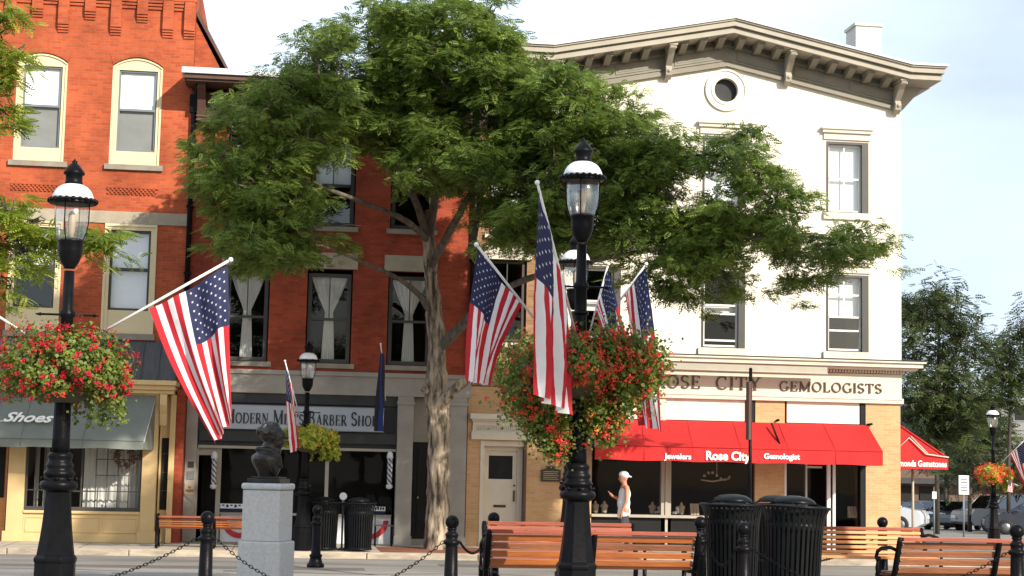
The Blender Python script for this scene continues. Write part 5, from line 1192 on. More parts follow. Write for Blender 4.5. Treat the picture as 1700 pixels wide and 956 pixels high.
parts = [('loft', [(PX-.01+dx, PY, PZ+z, rx, ry) for z, rx, ry, dx in ((.04, .085, .085, 0), (.08, .09, .09, 0), (.14, .115, .115, 0), (.20, .14, .145, -.01), (.25, .145, .16, -.02), (.285, .135, .15, -.025), (.32, .105, .11, -.015), (.35, .085, .08, 0), (.42, .075, .07, .02))]),
         (Q(.06, 0, .335), (.05, .05, .06)),
         (Q(hx, 0, hz), (.104, .088, .125)), (Q(hx-.03, 0, hz+.03), (.110, .10, .105)), (Q(hx+.03, 0, hz-.07), (.08, .07, .06)),
         (Q(hx+.075, 0, hz-.07), Q(hx+.06, 0, hz-.10), .036, .034), (Q(hx+.102, 0, hz+.02), Q(hx+.130, 0, hz-.02), .010, .017), (Q(hx+.095, -.02, hz-.06), Q(hx+.095, .02, hz-.06), .013, .013),
         (Q(hx+.092, -.035, hz+.04), Q(hx+.092, .035, hz+.04), .014, .014), (Q(hx-.0, -.092, hz-.01), (.024, .012, .034)),
         (Q(-.11, -.05, .355), Q(.0, -.10, .345), .028, .026), (Q(.0, -.10, .345), Q(.09, -.09, .28), .026, .024), (Q(.09, -.09, .28), Q(.115, -.06, .17), .022, .014), (Q(-.02, -.155, .24), Q(.02, -.115, .12), .012, .010), (Q(.06, -.13, .24), Q(.06, -.09, .08), .010, .008)]
_n0 = 0; rb = random.Random(4)
for k in range(60):
    a = rb.uniform(0, 2*PI); e = rb.uniform(-.3, 1.4); v = Vector((math.cos(e)*math.cos(a), math.cos(e)*math.sin(a), math.sin(e)))
    if v.x > .45 and v.z < .75: continue
    parts.append((Q(hx-.035+v.x*.105, v.y*.095, hz+.035+v.z*.10), (.030, .030, .027)))
bo = blob('bust', parts, .009, 'bronze', t, smooth=1); bz = PZ-.35
for v_ in bo.data.vertices: v_.co.x *= 1.16; v_.co.y *= 1.12; v_.co.z = bz+(v_.co.z-bz)*1.05

# ------------------------------------------------------------------ walking man in white
mx, my = at(1035, 863, 36.3).x, 36.3
t = empty('person', (mx, my, 0), 'man in white cap and white tank top facing left by the jewellery window, hand raised', 'person')
def W(x, y, z): return (mx+x, my+y, z)
# he faces -x; near side is -y
sk = [(W(-.015, 0, 1.60), (.095, .075, .115)), (W(-.03, 0, 1.55), (.07, .06, .075)), (W(-.105, 0, 1.585), Vector(W(-.115, 0, 1.565)), .010, .014), (W(-.09, -.012, 1.535), W(-.09, .012, 1.535), .011, .011), (W(-.085, -.028, 1.61), W(-.085, .028, 1.61), .011, .011),
      (W(.0, -.075, 1.59), (.018, .010, .028)), (W(.0, .075, 1.59), (.018, .010, .028)),
      (W(.02, 0, 1.38), W(.0, 0, 1.53), .065, .056), (W(.02, -.15, 1.385), W(.02, .15, 1.385), .062, .062), (W(.02, 0, 1.38), (.10, .15, .07)), (W(.02, 0, 1.22), (.115, .155, .17)), (W(.0, 0, 1.02), (.125, .15, .16)), (W(.01, 0, .90), (.12, .16, .12)),
      # near arm hanging slightly forward
      (W(.03, -.19, 1.37), W(.02, -.225, 1.10), .052, .040), (W(.02, -.225, 1.10), W(-.07, -.215, .87), .040, .027), (W(-.07, -.215, .87), W(-.085, -.213, .80), .030, .032),
      # far arm bent up, hand in front of the chest
      (W(.02, .19, 1.37), W(-.06, .22, 1.13), .050, .040), (W(-.06, .22, 1.13), W(-.24, .10, 1.20), .038, .026), (W(-.24, .10, 1.20), W(-.275, .08, 1.235), .028, .030),
      # legs
      (W(.02, -.09, .88), W(-.05, -.10, .48), .092, .058), (W(-.05, -.10, .48), W(-.02, -.10, .10), .055, .038), (W(.02, .09, .88), W(.09, .10, .48), .092, .058), (W(.09, .10, .48), W(.20, .10, .12), .055, .038),
      (W(-.02, -.10, .07), W(-.12, -.10, .045), .04, .035), (W(.20, .10, .08), W(.11, .10, .045), .04, .035)]
for k in range(4):
    dz = -.020+.014*k; L = (.052, .062, .065, .055)[k]
    sk += [(W(-.090-.006*k, -.222+.013*k, .785), W(-.100-.004*k, -.225+.013*k, .785-L*.6), .0095, .009), (W(-.100-.004*k, -.225+.013*k, .785-L*.6), W(-.088, -.222+.013*k, .785-L*1.05), .009, .008)]
    sk += [(W(-.285, .066+.014*k, 1.25), W(-.315, .062+.014*k, 1.25+L*.55), .0095, .009), (W(-.315, .062+.014*k, 1.25+L*.55), W(-.330, .060+.012*k, 1.25+L*.8), .009, .008)]
sk += [(W(-.075, -.19, .82), W(-.115, -.185, .785), .011, .009), (W(-.265, .055, 1.235), W(-.305, .045, 1.25), .011, .009)]
bd = blob('body', sk, .009, 'skin', t, smooth=2)
tk = [(W(.02, -.085, 1.40), W(.02, -.085, 1.40+.02), .045, .035), (W(.02, .085, 1.40), W(.02, .085, 1.42), .045, .035), (W(.02, 0, 1.24), (.13, .168, .17)), (W(.0, 0, 1.05), (.142, .165, .20)), (W(.01, 0, .88), (.14, .175, .13)), (W(.01, 0, .80), W(.01, 0, .84), .13, .14), (W(.0, -.06, .80), W(.0, .06, .80), .13, .13), (W(.02, -.07, 1.33), W(.02, .07, 1.33), .095, .095)]
blob('tank_top', tk, .012, 'cloth_white', t, smooth=4)
sh = [(W(.01, -.07, .80), W(-.04, -.105, .52), .115, .09), (W(.01, .07, .80), W(.08, .105, .52), .115, .09), (W(.01, 0, .82), (.125, .165, .10))]
blob('shorts', sh, .012, 'cloth_dark', t, smooth=3)
cp = [(W(-.005, 0, 1.665), (.110, .092, .075)), (W(.03, 0, 1.645), (.085, .088, .070)), (W(.08, 0, 1.628), (.085, .06, .014)), (W(.13, 0, 1.615), (.045, .05, .010))]
blob('cap', cp, .008, 'cloth_white', t, smooth=2)
for (x, y) in ((-.07, -.10), (.155, .10)): blob('shoe', [(W(x+.06, y, .06), W(x-.08, y, .04), .052, .042), (W(x-.02, y, .025), (.13, .05, .025))], .010, 'cloth_white', t)

# ------------------------------------------------------------------ things in the jewellery window
def display(px, kind, label, Y=38.45):
    x = at(px, 850, Y).x; z = .765
    t = empty('necklace_stand', (x, Y, z), label, 'display stand', 'jewellery displays in the shop window')
    if kind == 'neck':
        blob('stand', [((x, Y, z+.06), (x, Y, z+.16), .07, .075), ((x-.06, Y, z+.17), (x+.06, Y, z+.17), .035, .035), ((x, Y, z+.2), (x, Y, z+.26), .035, .03)], .014, 'velvet', t)
    elif kind == 'ramp':
        s = MB()
        for k in range(3): s.prism([(Y-.06, z), (Y+.06, z), (Y+.05, z+.26), (Y+.03, z+.26)], 'x', x-.10+.07*k, x-.04+.07*k)
        s.build('stand', 'velvet', t)
    else:
        blob('stand', [((x-.05, Y, z+.04), (.07, .06, .04)), ((x+.05, Y, z+.06), (x+.02, Y, z+.14), .04, .05)], .014, 'dome_white', t)
    s = MB(); s.tube([(x-.05, Y-.085, z+.17), (x-.03, Y-.09, z+.11), (x, Y-.092, z+.085), (x+.03, Y-.09, z+.11), (x+.05, Y-.085, z+.17)], .005, 5); s.build('necklace', 'gold', t)
for px, kd, lb in ((988, 'neck', 'pale necklace stand at the left end of the jewellery window'), (1003, 'neck', 'necklace stand left of the man in white'), (1083, 'neck', 'tan necklace stand right of the man in white'), (1093, 'white', 'white folded display left of the window pillar'),
                   (1123, 'white', 'white boxes right of the window pillar'), (1131, 'neck', 'tall tan stand just right of the window pillar'), (1153, 'ramp', 'fanned display slabs near the bollard ball'), (1415, 'ramp', 'fanned slabs in the window next to the tan brick pier')):
    display(px, kd, lb)
# chandelier like sign inside and wreath
s = MB(); q = at(1190, 790, 38.7)
for k in range(7): s.ball((q.x-.3+.1*k, 38.7, q.z+.08*math.sin(k)), .035, 8, 6)
s.tube([(q.x-.38, 38.7, q.z-.1), (q.x-.1, 38.7, q.z-.13), (q.x+.3, 38.7, q.z-.06)], .02, 6); s.tube([(q.x, 38.7, q.z), (q.x, 38.7, 3.2)], .01, 5)
tag(s.build('chandelier', 'velvet', loc=tuple(q)), 'small chandelier hanging inside the jewellery shop', 'chandelier')
q = at(208, 758, 36.95); s = MB(); rw_ = random.Random(2)
for k in range(150):
    a = rw_.uniform(0, 2*PI); rr = .20+rw_.gauss(0, .045); c_ = (q.x+rr*math.cos(a), 36.95+rw_.uniform(-.04, .04), q.z+rr*math.sin(a)); s.obox(c_, Vector((rw_.gauss(0, 1), 0, rw_.gauss(0, 1))).normalized()*.035, (0, .006, .003), Vector((rw_.gauss(0, 1), .2, rw_.gauss(0, 1))).normalized()*.012)
tag(s.build('wreath', 'brown_trim', loc=tuple(q)), 'dark twig wreath hanging in the shoe shop window', 'wreath')
q = at(172, 822, 37.25); blobs_ = [((q.x, 37.25, .70), (.16, .06, .03)), ((q.x-.1, 37.25, .72), (q.x+.05, 37.25, .80), .045, .03), ((q.x+.1, 37.25, .72), (q.x+.12, 37.25, .84), .03, .04)]
tag(blob('shoe_display', blobs_, .014, 'cloth_white', None, tuple(q)), 'pale shoes displayed low in the shoe shop window', 'shoe display')

# barber poles
def barber_pole(px, label, Y=38.0):
    q0, q1 = at(px, 812, Y), at(px, 750, Y); x = q0.x; z0, z1 = q0.z, q1.z
    t = empty('barber_pole', (x, Y, z0), label, 'barber pole', 'barber poles beside the shop windows')
    s = MB(); n = 24; m = 30; vs = []
    for j in range(m+1):
        for i in range(n): a = 2*PI*i/n; vs.append((x+.055*math.cos(a), Y+.055*math.sin(a), z0+.1+(z1-z0-.25)*j/m))
    s.v = vs
    for j in range(m):
        for i in range(n):
            k = ((i/n*3+j/m*5) % 1.0)*4; s.f.append((j*n+i, j*n+(i+1) % n, (j+1)*n+(i+1) % n, (j+1)*n+i)); s.mi.append(0 if k < 2.4 else (1 if k < 2.8 else 2)); s.sm.append(True)
    s.build('cylinder', ['granite_top', 'letter_wine', 'flag_black'], t)  # muted, darkened stripes: the shade on the poles is in their colours
    s = MB(); s.lathe([(.03, 0), (.07, .03), (.075, .08), (.06, .1)], x, Y, z0, 16); s.build('bottom_cap', 'metal_white', t)
    s = MB(); zt = z1-.15; s.lathe([(.06, 0), (.075, .02), (.07, .06), (.065, .10), (.04, .15), (.01, .165)], x, Y, zt, 16); s.box(x-.015, x+.015, Y, Y+.25, zt+.02, zt+.05); s.build('top_cap', 'metal_white', t)
barber_pole(354, 'barber pole by the white door left of the barber window'); barber_pole(646, 'barber pole on the right side of the barber window')
# window cards in the barber shop
for px, wpx, z0, z1, txt, lb, Y in ((382, 44, .66, .84, 'EVA', 'blue and white card low in the barber window above the far bench', 38.2), (626, 28, .66, .84, 'CUTS', 'blue and white card in the barber window right of the bins', 38.2), (507, 14, 1.16, 1.30, 'OPEN', 'small OPEN sign inside the barber window beside the far lamp', 38.25)):
    x = at(px, 830, Y).x; wd = wpx/2800*38; s = MB(); s.box(x-wd/2, x+wd/2, Y-.01, Y, z0, z1)
    o = tag(s.build('window_card', 'sign_white', loc=(x, Y, z0)), lb, 'window card')
    if txt == 'OPEN':
        tx = MB(); add_text(tx, txt, .08, (x, Y-.012, (z0+z1)/2), width=wd*.8, bold=.004, extrude=.001); tx.build('card_text', 'letter_wine', o)
    else:
        tx = MB(); tx.box(x-wd/2, x+wd/2, Y-.013, Y-.010, z0, z0+.075)
        for k in range(6):
            if txt == 'CUTS': tx.box(x-wd/2+.03+wd*.15*k, x-wd/2+.07+wd*.15*k, Y-.013, Y-.010, z0+.10, z1-.02)
            else: tx.box(x-wd/2+.04+wd*.15*k, x-wd/2+.09+wd*.15*k, Y-.013, Y-.010, z0+.10+.03*(k % 2), z1-.02)
        tx.build('card_print', 'flag_blue', o)
# metal chair and sign stand before the barber shop
t = empty('chair', at(636, 905, 37.2), 'thin metal chair right of the far litter bins', 'chair'); cx_ = at(636, 905, 37.2).x; s = MB()
for (dx, dy) in ((-.18, -.18), (.18, -.18)): s.tube([(cx_+dx, 37.2+dy, 0), (cx_+dx, 37.2+dy, .45)], .012, 6)
for dx in (-.18, .18): s.tube([(cx_+dx, 37.42, 0), (cx_+dx, 37.38, .45), (cx_+dx, 37.45, .80), (cx_+dx*.6, 37.46, .86)], .012, 6)
s.tube([(cx_-.11, 37.46, .86), (cx_+.11, 37.46, .86)], .012, 6); s.build('frame', 'black_iron', t)
s = MB(); s.box(cx_-.2, cx_+.2, 37.0, 37.4, .44, .46); s.build('seat', 'roof_dark', t)
p = at(567, 915, 35.3); t = empty('parking_meter', (p.x, 35.3, 0), 'thin silver post with a round head between the two far bins', 'parking meter')
s = MB(); s.tube([(p.x, 35.3, 0), (p.x, 35.3, 1.02)], .022, 8); s.lathe([(.09, 0), (.09, .03), (.03, .05)], p.x, 35.3, 0, 12); s.build('post', 'window_grey', t)
s = MB(); s.lathe([(.075, -.02), (.08, 0), (.075, .02)], 0, 0, 0, 20); s.v = [(p.x+v[0], 35.3+v[2], 1.10+v[1]) for v in s.v]; s.build('head', 'sign_white', t)
# tall thin post with banner bracket behind the bins
p = at(1245, 830, 30.0); t = empty('sign_post', (p.x, 30, -.13), 'tall thin dark post with an edge on rusty panel before the red awning', 'post'); zt = at(1245, 615, 30).z
s = MB(); s.tube([(p.x, 30, -.13), (p.x, 30, zt)], .032, 8); s.ball((p.x, 30, zt+.02), .035, 8, 6); s.build('post', 'black_iron', t)
za, zb = at(1240, 730, 30).z, at(1240, 634, 30).z; s = MB(); s.box(p.x-.085, p.x-.035, 29.8, 30.0, za, zb); s.build('panel', 'brown_trim', t)

# ================================================================== CARS
def make_car(loc, rot, paint, kind, label):
    t = empty('parked_car', (0, 0, 0), label, 'car', 'cars parked in the side street')
    if kind == 'sedan':
        body = [(-2.25, .42), (-2.25, .72), (-2.15, .92), (-1.55, .98), (-.9, 1.0), (.75, .98), (1.3, .93), (2.05, .80), (2.25, .62), (2.28, .40), (2.1, .25), (-2.1, .25)]; cab = [(-1.65, .97), (-1.0, 1.40), (-.4, 1.45), (.35, 1.42), (1.15, .94)]; Wd = .88; wh = .32
    elif kind == 'suv':
        body = [(-2.3, .5), (-2.3, .95), (-2.2, 1.08), (-1, 1.12), (.9, 1.1), (1.4, 1.08), (2.15, .98), (2.3, .8), (2.32, .45), (2.1, .32), (-2.15, .32)]; cab = [(-2.1, 1.08), (-1.85, 1.70), (-.8, 1.78), (.45, 1.74), (1.15, 1.08)]; Wd = .92; wh = .38
    else:
        body = [(-2.7, .5), (-2.7, 1.05), (-1.0, 1.07), (.9, 1.06), (1.5, 1.06), (2.45, .98), (2.6, .8), (2.62, .45), (2.4, .35), (-2.5, .35)]; cab = [(-1.0, 1.05), (-.85, 1.72), (.35, 1.74), (1.05, 1.05)]; Wd = .95; wh = .40
    s = MB(); n = len(body); rows = []
    for yy, k, dz in ((-Wd, .965, -.02), (-Wd*.96, 1, 0), (0, 1.01, .02), (Wd*.96, 1, 0), (Wd, .965, -.02)): rows.append([(x*k, yy, z+(dz if z > .5 else 0)) for x, z in body])
    vs = [p for r in rows for p in r]; fs = [(j*n+i, j*n+(i+1) % n, (j+1)*n+(i+1) % n, (j+1)*n+i) for j in range(4) for i in range(n)]+[tuple(range(n)), tuple(range(5*n-1, 4*n-1, -1))]
    s.add(vs, fs); 
    s.build('body', paint, t, bevel=.05)
    s = MB(); n = len(cab); vs = []
    for k, y_ in ((0, -Wd*.93), (1, Wd*.93)):
        for x, z in cab: vs.append((x, y_*(1-.22*(z-cab[0][1])/.7), z))
    s.add(vs, [tuple(range(n)), tuple(range(2*n-1, n-1, -1))]+[(i, (i+1) % n, (i+1) % n+n, i+n) for i in range(n)]); s.build('windows', 'glass_car', t)
    # roof and pillars
    s = MB(); top = [p for p in cab if p[1] > cab[0][1]+.3]
    for i in range(len(top)-1):
        (xa, za), (xb, zb) = top[i], top[i+1]; ya = Wd*.93*(1-.22*(za-cab[0][1])/.7)+.01; s.add([(xa, -ya, za+.01), (xb, -ya, zb+.01), (xb, ya, zb+.01), (xa, ya, za+.01), (xa, -ya, za-.05), (xb, -ya, zb-.05), (xb, ya, zb-.05), (xa, ya, za-.05)], [(0,1,2,3),(4,7,6,5),(0,4,5,1),(2,6,7,3),(0,3,7,4),(1,5,6,2)])
    for sy in (-1, 1):
        for (xa, za), (xb, zb) in ((cab[0], top[0]), (cab[-1], top[-1]), ((( cab[0][0]+cab[-1][0])/2, cab[0][1]), ((top[0][0]+top[-1][0])/2, top[0][1]+.02)), ((cab[0][0]*.55+cab[-1][0]*.0-.35, cab[0][1]), (top[0][0]*.55-.2, top[0][1]+.01))):
            yb = Wd*.93; yt_ = Wd*.93*(1-.22*(zb-cab[0][1])/.7); s.tube([(xa, sy*(yb+.008), za), (xb, sy*(yt_+.008), zb)], .035, 6)
    s.build('roof', paint, t)
    for sx in (-.62, .62):
        for sy in (-1, 1):
            x = sx*2.2 if kind != 'pickup' else sx*2.7; w_ = MB(); w_.lathe([(wh*.7, -.11), (wh, -.10), (wh, .10), (wh*.7, .11)], 0, 0, 0, 20); w_.v = [(x+v[0], sy*(Wd-.08)+v[2], wh+v[1]) for v in w_.v]; wo = w_.build('wheel', 'tyre', t)
            w_ = MB(); w_.lathe([(.02, .115*sy), (wh*.56, .112*sy), (wh*.58, .10*sy)], 0, 0, 0, 16); w_.v = [(x+v[0], sy*(Wd-.08)+v[2], wh+v[1]) for v in w_.v]; w_.build('rim', 'rim_silver', wo)
    xr = body[0][0]; xf = body[7][0]
    for sy in (-1, 1):
        s = MB(); s.box(xr-.03, xr+.04, sy*Wd*.62, sy*Wd*.92, .72, .90); s.build('tail_light', 'lamp_red', t)
        s = MB(); s.box(xf-.12, xf+.03, sy*Wd*.60, sy*Wd*.90, .62, .76); s.build('headlight', 'lamp_clear', t)
        s = MB(); s.ball((cab[-1][0]-.25, sy*(Wd+.07), cab[0][1]+.06), .09, 8, 6, sc=(.7, 1, .8)); s.build('mirror', paint, t)
    s = MB(); s.box(xr-.035, xr-.0, -.26, .26, .55, .68); s.build('number_plate', 'sign_white', t)
    s = MB(); s.box(xf-.06, xf+.025, -.5, .5, .45, .62); s.build('grille', 'shop_black', t)
    s = MB(); s.box(xr-.06, xr+.1, -Wd*.95, Wd*.95, .38, .5); s.build('bumper', 'window_grey', t)
    t.location = loc; t.rotation_euler = (0, 0, rot)
def carat(px, py, Y, rot, paint, kind, label):
    q = at(px, py, Y); make_car((q.x, Y, gz(Y)), rot, paint, kind, label)
carat(1446, 870, 70, R(-30), 'car_white', 'suv', 'white car half hidden by the corner pier')
carat(1532, 870, 92, R(-62), 'car_navy', 'sedan', 'dark blue sedan seen from behind between the awning posts and the black car')
carat(1582, 870, 82, R(228), 'car_black', 'sedan', 'black sedan with red tail lights left of the grey truck')
carat(1655, 875, 80, R(205), 'car_grey', 'suv', 'old grey truck left of the distant lamp')
carat(1702, 875, 74, R(120), 'car_silver', 'suv', 'silver grey van right of the distant lamp')
carat(1722, 880, 70, R(160), 'car_navy', 'sedan', 'dark car at the right edge of the picture')

# ================================================================== SIDE STREET BACKGROUND
def signpost(px, pyt, pyb, wpx, Y, label, lines=5):
    a, b_ = at(px-wpx/2, pyt, Y), at(px+wpx/2, pyb, Y); t = empty('road_sign', (0, 0, 0), label, 'road sign'); t.location = ((a.x+b_.x)/2, Y, gz(Y))
    s = MB(); s.box(a.x, b_.x, Y-.02, Y, b_.z, a.z); pn = s.build('sign_panel', 'sign_white', t)
    s = MB(); n = lines; h_ = (a.z-b_.z); wd = b_.x-a.x; rr = random.Random(3)
    for k in range(n): z = a.z-h_*(.2+.7*k/n); ww = wd*rr.uniform(.25, .4); s.box((a.x+b_.x)/2-ww, (a.x+b_.x)/2+ww, Y-.025, Y-.02, z-h_*.045, z)
    s.build('sign_print', 'roof_dark', pn)
    s = MB(); s.tube([((a.x+b_.x)/2, Y+.03, gz(Y)), ((a.x+b_.x)/2, Y+.03, b_.z+.2)], .035, 8); s.build('post', 'window_grey', t)
signpost(1600, 789, 821, 17, 62, 'white road sign with several dark lines right of the red side awning')
signpost(1551, 816, 828, 7, 66, 'small white sign on a grey post above the black sedan', 2)
def far_building(name, x0, x1, y0, y1, z1, wallm, label, gable=False, wins=(), shop=True):
    zb = gz(y0)-.5; t = empty(name, ((x0+x1)/2, y0, gz(y0)), label, 'building')
    s = MB(); s.box(x0, x1, y0, y1, zb, z1); s.build('wall', wallm, t)
    s = MB()
    if gable: xm = (x0+x1)/2; s.prism([(x0-.4, z1+.002), (x1+.4, z1+.002), (x1+.4, z1+.2), (xm, z1+2.2), (x0-.4, z1+.2)], 'y', y0-.4, y1+.4)
    else: s.box(x0-.2, x1+.2, y0-.2, y1+.2, z1+.002, z1+.35)
    s.build('roof', 'far_roof', t)
    for (wx, wz) in wins:
        s = MB(); s.box(wx, wx+1.1, y0-.06, y0-.01, wz, wz+1.7); w_ = s.build('window', 'window_grey', t); s = MB(); s.box(wx+.1, wx+1.0, y0-.075, y0-.06, wz+.1, wz+1.6); s.build('pane', 'shop_black', w_)
    if shop:
        x = x0+.5
        while x < x1-2.4:
            s = MB(); s.box(x, x+2.2, y0-.1, y0-.01, gz(y0)+.4, gz(y0)+2.6); s.build('shop_window', 'shop_black', t)
            s = MB(); s.box(x+1.0, x+1.1, y0-.14, y0-.1, gz(y0)+.4, gz(y0)+2.6); s.build('mullion', 'trim_stone', t); x += 2.8
        s = MB(); s.box(x0, x1, y0-1.2, y0-.01, gz(y0)+2.8, gz(y0)+3.2); s.build('canopy', 'roof_dark', t)
    return t
gx0 = at(1618, 700, 120).x; far_building('far_building', gx0, gx0+30, 120, 150, at(1650, 672, 120).z, 'far_grey_wall', 'grey building with a plain wall behind the trees at the right edge', False, wins=[(gx0+3+5*k, 6) for k in range(4)])
gx1 = at(1480, 800, 118).x; far_building('far_building', gx1-4, gx0-.3, 118, 140, at(1560, 770, 118).z, 'far_brown_wall', 'low dark shop row behind the parked cars', False)

# ================================================================== TREES
def in_poly(px, py, poly):
    c = False; n = len(poly); j = n-1
    for i in range(n):
        xi, yi = poly[i]; xj, yj = poly[j]
        if (yi > py) != (yj > py) and px < (xj-xi)*(py-yi)/(yj-yi)+xi: c = not c
        j = i
    return c
def wob(p, q, n, amp, rr):
    p, q = Vector(p), Vector(q); o = []
    for i in range(n+1):
        t = i/n; w_ = math.sin(PI*t)*amp; o.append(p*(1-t)+q*t+Vector((rr.gauss(0, w_), rr.gauss(0, w_), rr.gauss(0, w_*.6)+w_*1.2)))
    return o
def make_tree(name, label, base, trunk, limbs, clusters, leafm, size, tpl, group=None, bark='bark', seed=1, spread=(1.0, 1.0, .28), nper=260, category='tree', clump=None, stubs=()):
    """trunk/limbs: lists of (points, radii); clusters: world points carrying sprays of leaves"""
    rr = random.Random(seed); r_ = np.random.default_rng(seed); t = empty(name, base, label, category, group)
    s = MB()
    if bark == 'bark':      # ridged and knobbly bark
        tp, tr = [], []
        for i in range(len(trunk[0])-1):
            for k in range(12): f = k/12; tp.append(Vector(trunk[0][i]).lerp(Vector(trunk[0][i+1]), f)); tr.append(trunk[1][i]*(1-f)+trunk[1][i+1]*f)
        for _ in range(8): tp = [tp[0]]+[(tp[i-1]+tp[i]*2+tp[i+1])/4 for i in range(1, len(tp)-1)]+[tp[-1]]
        s.tube(tp, tr, 48); o_ = []
        for vi, v in enumerate(s.v):
            ci = min(vi//48, len(tp)-1); v = Vector(v); d = v-tp[ci]; d.normalize(); q_ = Vector((v.x*11, v.y*11, v.z*2.2))
            o_.append(tuple(v+d*(.030*(1-2*abs(noise.noise(q_)))-.02+.018*noise.noise(q_*2.3)+.05*noise.noise(v*2.5))))
        s.v = o_
    else: s.tube(*trunk, 20)
    s.build('trunk', bark, t)
    nodes = [Vector(p) for p in trunk[0][len(trunk[0])//2:]]; s = MB()
    for pts, rad in limbs:
        n0 = len(s.v); s.tube(pts, rad, 16); nodes += [Vector(p) for p in pts[1:]]
        if bark == 'bark':
            for vi in range(n0, len(s.v)):
                ci = min((vi-n0)//16, len(pts)-1); v = Vector(s.v[vi]); d = v-Vector(pts[ci])
                if d.length > .03: s.v[vi] = tuple(v+d.normalized()*d.length*(.30*noise.noise(v*7)+.22*noise.noise(v*19)))
    far = sorted(clusters, key=lambda c: min((Vector(c)-n_).length for n_ in nodes))
    for c in far:
        c = Vector(c); nb = min(nodes, key=lambda n_: (c-n_).length+max(0, n_.z-c.z)*.5); L = (c-nb).length
        if L < .15: continue
        pts = wob(nb, c, 6, .05*L, rr); s.tube(pts, [max(.008, (.018+.014*L)*(1-.8*i/6)) for i in range(7)], 6); nodes += pts[2:]
        for k in range(4):
            e = c+Vector((rr.gauss(0, spread[0]*.5), rr.gauss(0, spread[1]*.5), rr.gauss(0, spread[2]*.5))); m_ = pts[3+k % 3]; s.tube(wob(m_, e, 4, .04, rr), [.014, .011, .009, .007, .004], 5)
    s.build('limbs', 'bark_limb_shaded' if bark == 'bark' else bark, t)
    for pts, rad in stubs:
        b_ = MB(); b_.tube(pts, rad, 20); b_.v = [tuple(Vector(v)+noise.noise_vector(Vector(v)*9)*.03) for v in b_.v]; b_.build('stub', bark, t)
    Ps, Ds = [], []
    for c in clusters:
        n = int(nper*rr.uniform(.6, 1.3)); kk = clump or 9; sub = r_.normal(0, 1, (kk, 3))*np.array(spread)*.62; sub[:, 2] -= .12*(sub[:, 0]**2+sub[:, 1]**2)/max(spread[0], .1)
        idx = r_.integers(0, kk, n); sc = np.array(spread)*.26; q = sub[idx]+r_.normal(0, 1, (n, 3))*sc; P = q+np.array(tuple(c))
        d = q+r_.normal(0, 1.0, (n, 3))*np.array([spread[0], spread[0], spread[0]*.3]); d[:, 2] = -.22*spread[0]+r_.normal(0, .42, n)*spread[0]; Ps.append(P); Ds.append(d)
    P = np.concatenate(Ps); D = np.concatenate(Ds); n = len(P)
    V, nf = fronds(P, D, size*r_.uniform(.6, 1.25, n), r_.normal(0, .5, n), tpl)
    cr = quads_obj('crown', V, nf, leafm, t, np.repeat(r_.uniform(0, 1, n), len(tpl)//4))
    return t, n
# ---- the big honey locust
Yt = 36.2
T = lambda px, py, Y=Yt: tuple(at(px, py, Y))
tr_pts = [T(727, 912), T(727, 885), T(726, 820), T(728, 740), T(727, 690), T(724, 655), T(726, 600), T(722, 540), T(716, 470), T(712, 400, 36.0), T(711, 375, 35.95), T(710, 345, 35.9)]
tr_pts[0] = (tr_pts[0][0], Yt, -.1)
trunk = (tr_pts, [.34, .27, .24, .235, .25, .27, .20, .175, .155, .13, .10, .03])
rl = random.Random(5)
limbs = []
def limb(pts, r0, r1):
    n = len(pts); fine = []; 
    for i in range(n-1):
        for k in range(4): fine.append(Vector(pts[i]).lerp(Vector(pts[i+1]), k/4))
    fine.append(Vector(pts[-1])); 
    for _ in range(3): fine = [fine[0]]+[(fine[i-1]+fine[i]*2+fine[i+1])/4 for i in range(1, len(fine)-1)]+[fine[-1]]
    m_ = len(fine); limbs.append((fine, [r0+(r1-r0)*(i/(m_-1))**.8 for i in range(m_)]))
limb([T(728, 580), T(760, 548, 35.7), T(800, 505, 35), T(850, 470, 34), T(960, 435, 32.8), T(1110, 410, 31.5), T(1260, 390, 30.8), T(1380, 395, 30.4)], .115, .02)
STUB = len(limbs); limb([T(720, 690), T(742, 658, 35.9), T(764, 638, 35.7), T(776, 632, 35.6)], .15, .085)
limb([T(722, 665), T(712, 655, 36.1), T(703, 642, 36.0)], .10, .09)
limb([T(722, 600), T(740, 560, 36), T(775, 535, 35.6), T(781, 530, 35.5)], .10, .06)
limb([T(712, 400, 36), T(690, 330, 35.5), T(650, 250, 34.5), T(600, 180, 33.5), T(560, 110, 33)], .10, .02)
limb([T(712, 400, 36), T(722, 330, 35.6), T(740, 220, 35), T(750, 120, 34.5), T(745, 40, 34)], .11, .02)
limb([T(716, 440, 36), T(760, 360, 35), T(810, 270, 34), T(880, 190, 33), T(940, 130, 32.5)], .10, .02)
limb([T(716, 520), T(690, 480, 36), T(640, 450, 35.5), T(590, 430, 35), T(520, 400, 34.2), T(430, 405, 33.5)], .075, .015)
limb([T(712, 400, 36), T(670, 360, 35), T(560, 320, 33.8), T(450, 280, 33), T(380, 290, 32.6)], .08, .015)
limb([T(800, 300, 34.4), T(900, 280, 33), T(1020, 270, 32), T(1150, 260, 31.4), T(1230, 250, 31)], .07, .015)
limb([T(780, 420, 35), T(795, 360, 35.2), T(800, 290, 35), T(815, 200, 34.6), T(815, 90, 34.2)], .09, .015)
stubs_ = [limbs[1], limbs[2]]; limbs = [l for i, l in enumerate(limbs) if i not in (1, 2)]
